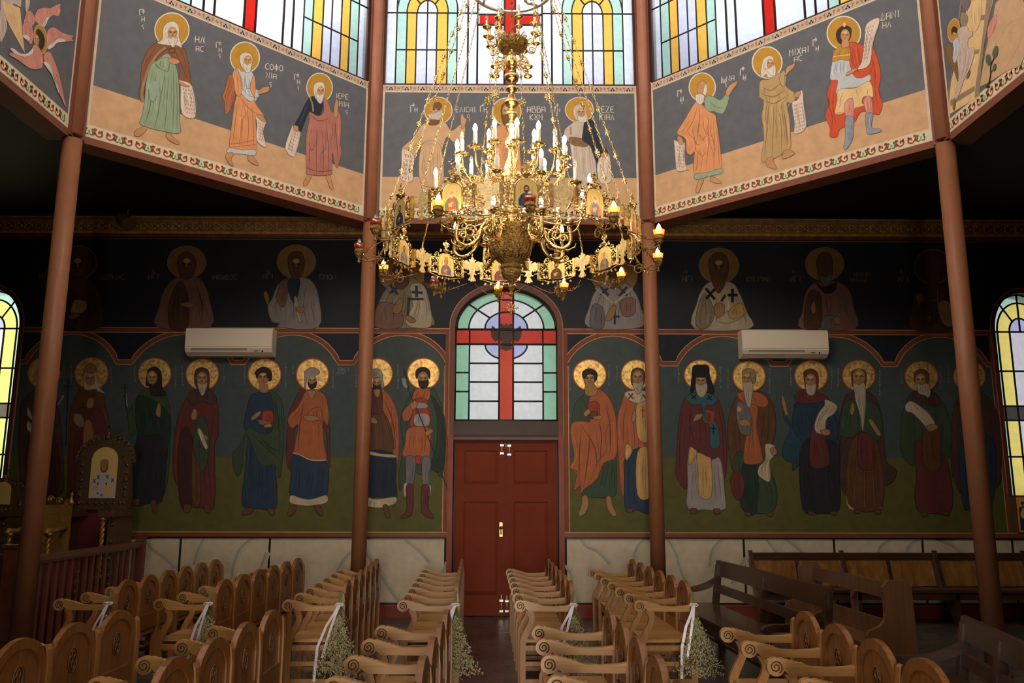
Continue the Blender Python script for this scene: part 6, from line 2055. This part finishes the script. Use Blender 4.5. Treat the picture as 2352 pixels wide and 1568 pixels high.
# hoop and chains
g = G(); n = 48; R0, ZH_ = .34, 5.60
for r0, r1, z0, z1 in ((R0-.028, R0, ZH_-.006, ZH_+.006),):
    ring = [[(r*cos(2*pi*i/n), r*sin(2*pi*i/n), z) for i in range(n)] for r, z in ((r1, z0), (r1, z1), (r0, z1), (r0, z0))]
    for a_ in range(4):
        A_, B_ = ring[a_], ring[(a_+1) % 4]
        for i in range(n): j = (i+1) % n; g.poly([A_[i], A_[j], B_[j], B_[i]])
for k in range(4):
    a = pi/4+pi/2*k
    def pt(r, da, dz): return (r*cos(a+da), r*sin(a+da), ZH_+dz)
    g.tube([pt(.33, 0, 0), pt(.26, .25, .01), pt(.18, .2, .03), pt(.10, 0, .06), pt(.02, 0, .10)], .009, 6)
    g.tube([pt(.22+.05*cos(t)*(1-t/9), .1+.2*sin(t)*(1-t/9), .01) for t in [i*.5 for i in range(12)]], .007, 5)
cpart(g, 'hoop', mat('silvered_brass', rgb(226, 214, 190), rough=.35, metal=.5))
g = G(); z = 5.14; k = 0
while z < 12.9:
    L_ = .055 if z < 7 else .12
    ca, sa = (1, 0) if k % 2 else (0, 1); 
    g.tube([(.012*cos(t)*ca, .012*cos(t)*sa, z+L_/2+L_*.62*sin(t)) for t in [2*pi*i/10 for i in range(10)]], .0038, 4, closed=True); z += L_; k += 1
cpart(g, 'suspension_chain', BRASSD)
def chain(orn):
    g = G(); A = Vector((0, -.335, 5.59)); B = Vector((0, -RR_, ZR+.14)); d = B-A; L_ = d.length; d.normalize()
    X = Vector((1, 0, 0)); Y = d.cross(X)
    s = 0; k = 0
    while s < L_:
        c = A+d*(s+.022); side = X if k % 2 else Y
        if orn and k % 5 == 2:
            g.lathe([(.003, -.03), (.011, -.018), (.006, -.008), (.013, .0), (.006, .008), (.011, .018), (.003, .03)], c+d*.01, 6, axis=d)
            for t in range(4): g.tube([c+d*.01+X*(.012*cos(t*pi/2))+Y*(.012*sin(t*pi/2))-d*.014, c+d*.01+X*(.017*cos(t*pi/2))+Y*(.017*sin(t*pi/2)), c+d*.01+X*(.012*cos(t*pi/2))+Y*(.012*sin(t*pi/2))+d*.014], .003, 3)
            s += .062
        else:
            g.tube([c+side*(.0065*cos(t))+d*(.022*sin(t)) for t in [2*pi*i/8 for i in range(8)]], .0022, 3, closed=True); s += .036
        k += 1
    if orn:
        for f in (.36, .66):
            c = A+d*(L_*f); 
            for t in range(8):
                a = t*pi/4; e = (X*cos(a)+d*sin(a))*.04; g.tube([c, c+e], .0035, 4); q = (X*(-sin(a))+d*cos(a))*.009; g.tube([c+e*.8-q, c+e*.8+q], .003, 4)
    return g
O1 = cpart(chain(True), 'chain', BRASS, 20.5); O2 = cpart(chain(False), 'chain', BRASS, 50.5)
for k in range(2, 12): again(O1 if k % 3 != 1 else O2, 20.5+30*k)
# ================================================================ AIR CONDITIONERS
def air_con(xc, label):
    t = empty('air_conditioner', (xc, YW, 3.70), label, 'air conditioner', group=None)
    w, d, h0, h1 = .60, .225, -.20, .185
    g = G()
    prof = [(-d*.0, h0+.02), (-.05, h0-.005), (-.12, h0+.005), (-.19, h0+.045), (-d, h0+.10), (-d+.004, h0+.112), (-d+.008, h1-.03), (-d+.03, h1-.004), (-d+.06, h1), (0, h1)]
    g.prism([(-w, y-.01, z) for y, z in prof], (2*w, 0, 0)); g.build('body', WHITEP, t)
    g = G(); g.box(-w+.003, w-.003, -d-.018, -d-.006, h0+.118, h1-.015)
    g.build('front_cover', WHITEP, t)
    g = G(); g.prism([(-w+.08, -.225, h0+.088), (-w+.08, -.13, h0+.004), (-w+.08, -.125, h0-.002), (-w+.08, -.235, h0+.082)], (2*w-.42, 0, 0)); g.build('louver', WHITEP, t)
    g = G(); g.box(-w+.09, w-.34, -.236, -.228, h0+.083, h0+.09); g.box(-w+.09, w-.34, -.135, -.12, h0-.008, h0-.002); g.build('air_slot', BLACK, t)
    g = G(); g.lathe([(0, 0), (.012, .004), (.012, .008)], (w-.13, -.222, h0+.06), 10, axis=(0, -1, -.6)); g.box(w-.25, w-.19, -.224, -.216, h0+.06, h0+.066); g.build('sensor', BLACK, t)
air_con(-3.84, 'white wall air conditioner left of the doors, above two haloed saints')
air_con(3.88, 'white wall air conditioner right of the doors, above two haloed saints')

# ================================================================ DARK SLATTED BENCHES
def bench_empty(name, near, far, label, cat, group=None):
    (x0, y0), (x1, y1) = near, far; L_ = sqrt((x1-x0)**2+(y1-y0)**2); ang = atan2(y1-y0, x1-x0)-pi/2
    return empty(name, (x0, y0, 0), label, cat, rz=ang, group=group), L_
def slat_bench(near, far, label, hz=.9):
    t, L_ = bench_empty('slatted_bench', near, far, label, 'bench')
    k = hz/.9
    g = G(); g.obox((.055, 0, .745*k), (.03, 0, .004), (0, L_, 0), (.02, 0, .155*k)); g.build('back_rail', DWOOD, t)
    g = G(); g.obox((.025, -.05, .575*k), (.025, 0, .004), (0, L_+.02, 0), (.010, 0, .08)); g.build('back_slat', DWOOD, t)
    for y in (.02, L_/2-.04, L_-.10):
        g = G(); g.prism([(.05, y, 0), (.12, y, 0), (.06, y, .44), (.11, y, .86*k), (.055, y, .86*k), (.0, y, .44)], (0, .075, 0)); g.build('back_post', DWOOD, t)
    g = G(); g.box(-.44, .02, 0, L_, .425, .455); g.box(-.42, -.39, .02, L_-.02, .32, .425); g.build('seat', DWOOD, t)
    for y in (.08, L_-.1):
        g = G(); g.lathe([(.03, 0), (.036, .03), (.022, .06), (.036, .10), (.036, .18), (.024, .20), (.034, .24), (.022, .28), (.03, .33), (.034, .425)], (-.39, y, 0), 12); g.build('front_leg', DWOOD, t)
        g = G()
        P = smooth_open([(.03, .73*k), (-.1, .665*k), (-.24, .63*k), (-.37, .625*k), (-.44, .60*k), (-.45, .565*k)], 4); Q = smooth_open([(.03, .655*k), (-.1, .60*k), (-.24, .575*k), (-.37, .57*k), (-.41, .555*k), (-.42, .55*k)], 4)
        g.prism([(x, y-.025, z) for x, z in P+Q[::-1]], (0, .055, 0)); g.build('armrest', DWOOD, t)
        g = G(); g.lathe([(.02, .455), (.026, .475), (.014, .50), (.02, .53), (.024, .56)], (-.39, y, 0), 10); g.build('arm_post', DWOOD, t)
    g = G(); g.box(-.40, .07, .07, .10, .15, .19); g.box(-.40, .07, L_-.12, L_-.09, .15, .19); g.box(-.18, -.15, .1, L_-.1, .15, .18); g.build('stretcher', DWOOD, t)
slat_bench((2.41, 6.62), (2.25, 9.5), 'dark slatted wooden bench with curved arms next to the last bouquet on the right')
slat_bench((2.60, 4.3), (2.93, 5.75), 'dark slatted bench cut off by the right edge of the photo', .82)
# pew with solid ends
t, L_ = bench_empty('pew', (3.14, 6.95), (3.12, 8.85), 'brown pew with tall clipped end panels behind the slatted bench', 'bench')
PEWW = mat('brown_pew_oak', rgb(112, 76, 44), rough=.4, grain=(2, 30, .6), coat=.2)
for y in (0, L_):
    g = G()
    pr = [(.14, 0), (.13, .45), (.115, .88), (.07, .93), (-.07, .93), (-.115, .875), (-.11, .68)]+[(-.12, .62), (-.15, .58), (-.21, .555), (-.25, .54), (-.27, .50), (-.28, 0)]
    g.prism([(x, y-.02, z) for x, z in pr], (0, .045, 0)); g.build('end_panel', PEWW, t)
for z0, z1, nm in ((.76, .89, 'back_rail'), (.42, .58, 'lower_board')):
    g = G(); g.box(.02, .05, .02, L_-.02, z0, z1); g.build(nm, PEWW, t)
g = G(); g.box(-.24, .04, .02, L_-.02, .40, .425); g.build('seat', PEWW, t)
g = G(); g.box(.03, .07, L_/2-.04, L_/2+.04, .0, .78); g.prism([(.0, L_/2-.05, .76), (.0, L_/2-.14, .76), (.0, L_/2-.05, .68)], (.03, 0, 0)); g.build('back_post', PEWW, t)
# long panelled bench against the wall
WB = mat('varnished_panel', rgb(150, 104, 52), rough=.24, grain=(2, 14, .5), coat=.5, noise=None)  # base colour brightened to carry the varnish's golden reflection
t = empty('panelled_wall_bench', (3.22, 11.25, 0), 'long panelled wooden bench against the dado on the right', 'bench')
XS = [0, 1.2, 2.43, 3.6, 4.8]
g = G(); g.box(0, 5.4, .06, .10, .83, .87); g.box(0, 5.4, .045, .06, .78, .85); g.build('top_rail', DWOOD, t)
for i, x in enumerate(XS):
    g = G(); g.prism([(x-.02, -.44, 0), (x-.02, -.38, 0), (x-.02, -.05, .42), (x-.02, .10, .90), (x-.02, .05, .90), (x-.02, -.12, .44), (x-.02, -.44, .40)], (.045, 0, 0)); g.build('divider', DWOOD, t)
for i in range(9):
    x0 = i*.6; g = G(); g.obox((x0+.02, -.04, .46), (.56, 0, 0), (0, .02, 0), (0, .10, .33)); g.build('back_panel', WB, t)
    g = G(); g.obox((x0-.025, -.05, .45), (.05, 0, 0), (0, .03, 0), (0, .10, .34)); g.build('muntin', DWOOD, t)
g = G(); g.box(0, 5.4, -.47, -.02, .42, .45); g.box(0, 5.4, -.44, -.41, .33, .42); g.build('seat', DWOOD, t)

# ================================================================ RAILING AND SANCTUARY FURNITURE
CARV = mat('dark_carved_walnut', rgb(78, 56, 34), rough=.38, noise=(30, .3), bump=(45, .5))
GILT = mat('gilded_wood', rgb(158, 118, 52), rough=.4, metal=.3, noise=(20, .2), bump=(50, .3))
RAILW = mat('red_brown_rail', rgb(98, 50, 36), rough=.4, noise=(12, .15))
t, L_ = bench_empty('wooden_railing', (-4.42, 8.12), (-4.56, 10.75), 'reddish wooden railing with flat balusters behind the left chairs', 'railing')
H = 1.03
g = G(); g.box(-.045, .045, 0, L_, H-.05, H); g.box(-.03, .03, 0, L_, H-.075, H-.05); g.build('handrail', RAILW, t)
g = G(); g.box(-.035, .035, 0, L_, .06, .12); g.build('bottom_rail', RAILW, t)
n = 15
for i in range(n):
    y = .12+(L_-.3)*i/(n-1)
    g = G()
    if i in (5, 10):
        g.box(-.012, .012, y-.01, y+.01, .12, H-.07)
        for k in range(7):
            z = .2+.1*k
            for s in (-1, 1): g.tube([(0, y+s*(.012+.028*(1-.8*j/10)*sin(.5+j*.6)), z+s*.01+.034*(1-.8*j/10)*cos(.5+j*.6)) for j in range(11)], .007, 5)
        g.build('carved_baluster', CARV, t)
    else:
        g.box(-.014, .014, y-.026, y+.026, .12, H-.07); g.build('baluster', RAILW, t)
g = G(); g.box(-.05, .05, L_-.02, L_+.08, 0, H+.04); g.box(-.06, .06, L_-.03, L_+.09, H+.04, H+.06); g.build('newel_post', RAILW, t)
g = G(); g.box(-.05, .05, -.1, 0, 0, H+.04); g.build('newel_post', RAILW, t)
t = empty('low_partition', (-4.66, 8.2, 0), 'dark panelled low partition at the left edge behind the far left column', 'partition')
g = G(); g.box(-.06, .06, -.06, .06, 0, 1.10); g.box(-.075, .075, -.075, .075, 1.10, 1.13); g.build('post', RAILW, t)
g = G(); g.box(-1.6, -.06, -.03, .03, .97, 1.04); g.box(-1.6, -.06, -.02, .02, .08, .97); g.build('panel', mat('dark_red_panel', rgb(60, 26, 20), rough=.5), t)
g = G(); g.box(-.34, -.20, -.035, -.02, .70, .86); g.build('brass_plate', BRASS, t)
t = empty('draped_stand', (-4.80, 9.0, 0), 'stand draped in dark red cloth behind the railing', 'stand')
g = G()
for i in range(14):
    a = i/13; g.tube([(-.14+.012*sin(i*2.1), -.4+.8*a, .02), (-.12, -.4+.8*a, .9)], .034, 8)
    g.tube([(.14+.012*sin(i*1.7), -.4+.8*a, .02), (.12, -.4+.8*a, .9)], .034, 8)
g.box(-.14, .14, -.43, .43, .88, .93); g.build('red_cloth', RED, t)
g = G(); g.box(-.15, .15, -.44, .44, .93, .955); g.build('gold_trim', GILT, t)

def twisted(g, x, y, z0, z1, r=.03, n=26, turns=5):
    for ph in (0, pi):
        g.tube([(x+r*.5*cos(ph+turns*2*pi*i/n), y+r*.5*sin(ph+turns*2*pi*i/n), z0+(z1-z0)*i/n) for i in range(n+1)], r*.62, 6)
    for z in (z0, z1): g.lathe([(r*1.5, -.02), (r*1.7, 0), (r*1.2, .02)], (x, y, z), 10)
def throne(x, y, label, sx, top, icon, light):
    """carved throne: seat box, arms, twisted front columns, tall back board with an arched field and carved crest"""
    t = empty('carved_throne', (x, y, 0), label, 'throne')
    W_ = sx/2; M_ = GILT if light else CARV
    g = G(); g.box(-W_, W_, -.05, .55, 0, .16); g.box(-W_+.04, W_-.04, .0, .5, .16, .30); g.build('plinth', M_, t)
    g = G(); g.box(-W_+.08, W_-.08, .05, .45, .30, .62); g.build('seat', RED, t)
    g = G(); g.box(-W_+.05, W_-.05, .46, .53, .30, 1.42); g.build('lower_back', RED, t)
    for s in (-1, 1):
        g = G(); g.box(min(s*(W_-.09), s*W_), max(s*(W_-.09), s*W_), .02, .50, .30, 1.38); 
        for k in range(5): g.lathe([(.03, 0), (.018, .012), (0, .016)], (s*(W_-.045), .02, .45+.2*k), 8, axis=(0, -1, 0))
        g.build('side_panel', M_, t)
        g = G(); twisted(g, s*(W_-.14), .0, .64, 1.32, .028); g.build('twisted_column', GILT, t)
        g = G(); g.box(min(s*(W_-.19), s*(W_+.02)), max(s*(W_-.19), s*(W_+.02)), -.05, .5, 1.34, 1.42); g.build('armrest', M_, t)
    zs = top-.40; bw = W_-.04
    g = G(); g.box(-bw, bw, .40, .46, 1.42, zs)
    arc = [(bw*cos(pi*k/20), zs+bw*.80*sin(pi*k/20)) for k in range(21)]
    g.prism([(a, .40, b) for a, b in arc], (0, .06, 0)); g.build('back_board', M_, t)
    iw, iz0, izs = icon
    g = G(); arc = [(iw*cos(pi*k/20), izs+iw*sin(pi*k/20)) for k in range(21)]
    g.m = 1; g.cur = (1, 1, 1); g.prism([(iw, .392, iz0)]+[(a, .392, b) for a, b in arc]+[(-iw, .392, iz0)], (0, .008, 0)); g.m = 0
    def q(pts, c, l): g.cur = rgb(*c); g.poly([(a*iw/.165, .3915-.0006*l, iz0+b*(izs-iz0)/.40) for a, b in pts])
    if not light and sx > .7:
        q([(-.16, .06), (-.155, .13), (-.12, .22), (-.06, .27), (.06, .27), (.11, .24), (.15, .14), (.16, .02), (.15, 0), (-.12, 0), (-.12, .06)], (176, 170, 166), 1)
        for cx, cz in ((-.06, .22), (.05, .225), (-.11, .18), (.12, .19)):
            for a in (1, -1): q([(cx-.022, cz-.018*a), (cx-.014, cz-.024*a), (cx+.022, cz+.018*a), (cx+.014, cz+.024*a)][::1 if a < 0 else -1], (44, 52, 76), 2)
        for cx, cz in ((-.06, .15), (.045, .15), (-.07, .1), (-.05, .05), (.0, .03)): q([(cx-.01, cz-.012), (cx+.01, cz-.012), (cx+.01, cz+.012), (cx-.01, cz+.012)], (60, 66, 90), 3)
        q([(.03, .04), (.04, .14), (.13, .13), (.12, .02)], (206, 160, 100), 4); q([(-.13, .07), (-.06, .09), (-.05, .13), (-.12, .14)], (200, 150, 100), 4)
        q([(.05*cos(a), .32+.055*sin(a)) for a in [2*pi*k/16 for k in range(16)]], (96, 66, 40), 2); q([(.032*cos(a), .325+.04*sin(a)) for a in [2*pi*k/16 for k in range(16)]], (160, 112, 64), 3)
        q([(-.05, .345), (.05, .345), (.056, .385), (.03, .41), (-.03, .41), (-.056, .385)], (150, 108, 54), 4)
    pn = g.build('icon', [PLAIN, IGOLD], t)
    g = G()
    zc = zs
    for k in range(17):    # carved leafy crest round the arch
        a = pi*k/16; r = bw*1.04; c = (r*cos(a), .43, zc+r*.84*sin(a)); s_ = .035+.03*(1-abs(k-8)/8)
        g.lathe([(s_*.9, -.012), (s_, .0), (s_*.5, .012)], c, 7, axis=(0, -1, 0))
        g.tube([(c[0]+s_*(1-.7*j/10)*cos(a+.6*j), .415, c[2]+s_*(1-.7*j/10)*sin(a+.6*j)) for j in range(11)], .009, 5)
    for s in (-1, 1):
        for k in range(6):
            g.lathe([(.03, -.01), (.02, .012), (0, .018)], (s*(bw-.05), .40, 1.50+(zs-1.55)*k/5), 7, axis=(0, -1, 0))
    for k in range(7): g.lathe([(.028, -.01), (.018, .012), (0, .018)], (-bw+.1+(2*bw-.2)*k/6, .40, iz0-.06), 7, axis=(0, -1, 0))
    g.build('carved_crest', M_, t)
    zt_ = zc+bw*.86+.02
    g = G(); g.lathe([(.03, 0), (.04, .03), (.02, .06), (.03, .08), (.01, .1)], (0, .43, zt_-.03), 10); g.box(-.008, .008, .422, .438, zt_+.05, zt_+.20); g.box(-.035, .035, .422, .438, zt_+.12, zt_+.14); g.build('finial_cross', M_, t)
    return t
throne(-5.06, 10.3, 'tall dark carved throne with an arched gold bishop icon, behind the railing', .74, 2.42, (.165, 1.56, 2.03), False)
throne(-6.3, 10.3, 'dark carved throne with a round medallion cut off by the left edge of the photo', .62, 1.92, (.10, 1.48, 1.66), False)
t = empty('gilded_chair', (-5.38, 9.74, 0), 'gilded carved chair with twisted columns, seen between the far left column and the tall throne', 'chair')
g = G(); g.box(-.25, .25, .35, .40, .45, 1.48); g.build('back_board', GILT, t)
g = G()
for k in range(5):
    c = (-.2+.1*k, .37, 1.50+.05*(1-abs(k-2)/2)); g.tube([(c[0]+.04*(1-.7*j/10)*cos(.6*j), .36, c[2]+.04*(1-.7*j/10)*sin(.6*j)) for j in range(11)], .012, 5); g.lathe([(.035, -.02), (.03, .01), (0, .02)], c, 7, axis=(0, -1, 0))
g.build('crest', GILT, t)
for s in (-1, 1):
    g = G(); twisted(g, s*.22, -.02, .52, 1.16, .026); g.build('twisted_column', GILT, t)
    g = G(); g.tube([(s*.22, .36, 1.22), (s*.22, .1, 1.19), (s*.22, -.04, 1.2), (s*.22, -.08, 1.16)], .028, 8); g.build('armrest', GILT, t)
    g = G(); g.lathe([(.03, 0), (.036, .03), (.02, .06), (.01, .1), (.022, .12), (0, .16)], (s*.24, .375, 1.48), 8); g.build('finial', GILT, t)
g = G(); g.box(-.25, .25, -.05, .38, .42, .50); g.build('seat', GILT, t)
for sx_ in (-1, 1):
    for yy in (-.02, .35):
        g = G(); g.lathe([(.02, 0), (.03, .05), (.02, .2), (.03, .42)], (sx_*.22, yy, 0), 8); g.build('leg', GILT, t)
g = G()
for k in range(4):
    g.tube([(.07*(k % 2*2-1)+.04*(1-.7*j/10)*cos(.7*j), .345, .75+.14*k+.04*(1-.7*j/10)*sin(.7*j)) for j in range(11)], .006, 4)
g.build('carving', CARV, t)

# spotlight on the cornice
t = empty('spotlight', (-5.38, 11.40, 5.52), 'small dark spotlight pointing down from the cornice on the left', 'light')
g = G(); ax = Vector((.75, -.25, -.62)).normalized(); g.lathe([(.075, -.02), (.088, .0), (.10, .14), (.108, .19), (.098, .19)], (-.09, 0, -.05), 16, axis=ax); g.build('lamp_body', mat('bronze_enamel', rgb(110, 82, 46), rough=.5), t)
g = G(); c = Vector((-.09, 0, -.05))+ax*.185; g.lathe([(.098, 0), (.09, .003)], c, 16, axis=ax); g.build('lens', BLACK, t)
g = G(); g.box(-.014, .006, .0, .02, -.05, .08); g.build('bracket', mat('bronze_enamel'), t)

# framed icon under the right-hand window
f = G(); X0, X1, Z0, Z1 = 6.985, 7.79, 1.13, 1.60
t = empty('framed_icon', ((X0+X1)/2, YW, Z0), 'golden icon picture of two haloed figures below the right-hand window, at the right edge', 'picture')
f.cur = rgb(226, 176, 84); f.box(X0, X1, YW-.03, YW-.015, Z0, Z1)
o = f.build('painting', PLAIN, t, origin=((X0+X1)/2, YW, Z0))
g = G()
def q(c, pts, l): g.cur = rgb(*c); g.poly([(x, YW-.0305-.0006*l, z) for x, z in pts])
for i, (cx, cz, s) in enumerate(((7.07, 1.50, .055), (7.10, 1.36, .07), (7.36, 1.42, .07), (7.6, 1.40, .07))):
    cc = lambda r, zo=0: [(cx+r*cos(a), cz+zo+r*sin(a)) for a in [2*pi*k/18 for k in range(18)]]
    q((196, 120, 50), cc(s*1.08), 1+i*6); q((240, 196, 96), cc(s), 2+i*6)
    q((44, 52, 80), [(cx-s*1.1, Z0+.02), (cx-s*1.0, cz-s*.9), (cx-s*.3, cz-s*.5), (cx+s*.3, cz-s*.5), (cx+s*1.0, cz-s*.9), (cx+s*1.2, Z0+.02)], 3+i*6)
    q((206, 190, 164), [(cx-s*.5, Z0+.06), (cx-s*.3, cz-s*.9), (cx+s*.6, cz-s*.8), (cx+s*.9, Z0+.08)], 4+i*6)
    q((60, 38, 26), cc(s*.5, .01), 5+i*6); q((150, 100, 60), cc(s*.34, -.002), 6+i*6)
g.build('figures', PLAIN, t, origin=((X0+X1)/2, YW, Z0))
g = G(); g.cur = rgb(120, 56, 36)
for a, b, c, d in ((X0-.02, X1+.02, Z1, Z1+.015), (X0-.02, X1+.02, Z0-.01, Z0), (X0-.02, X0, Z0, Z1), (X1, X1+.02, Z0, Z1)): g.box(a, b, YW-.035, YW-.002, c, d)
g.build('frame', GLOSS, t, origin=((X0+X1)/2, YW, Z0))
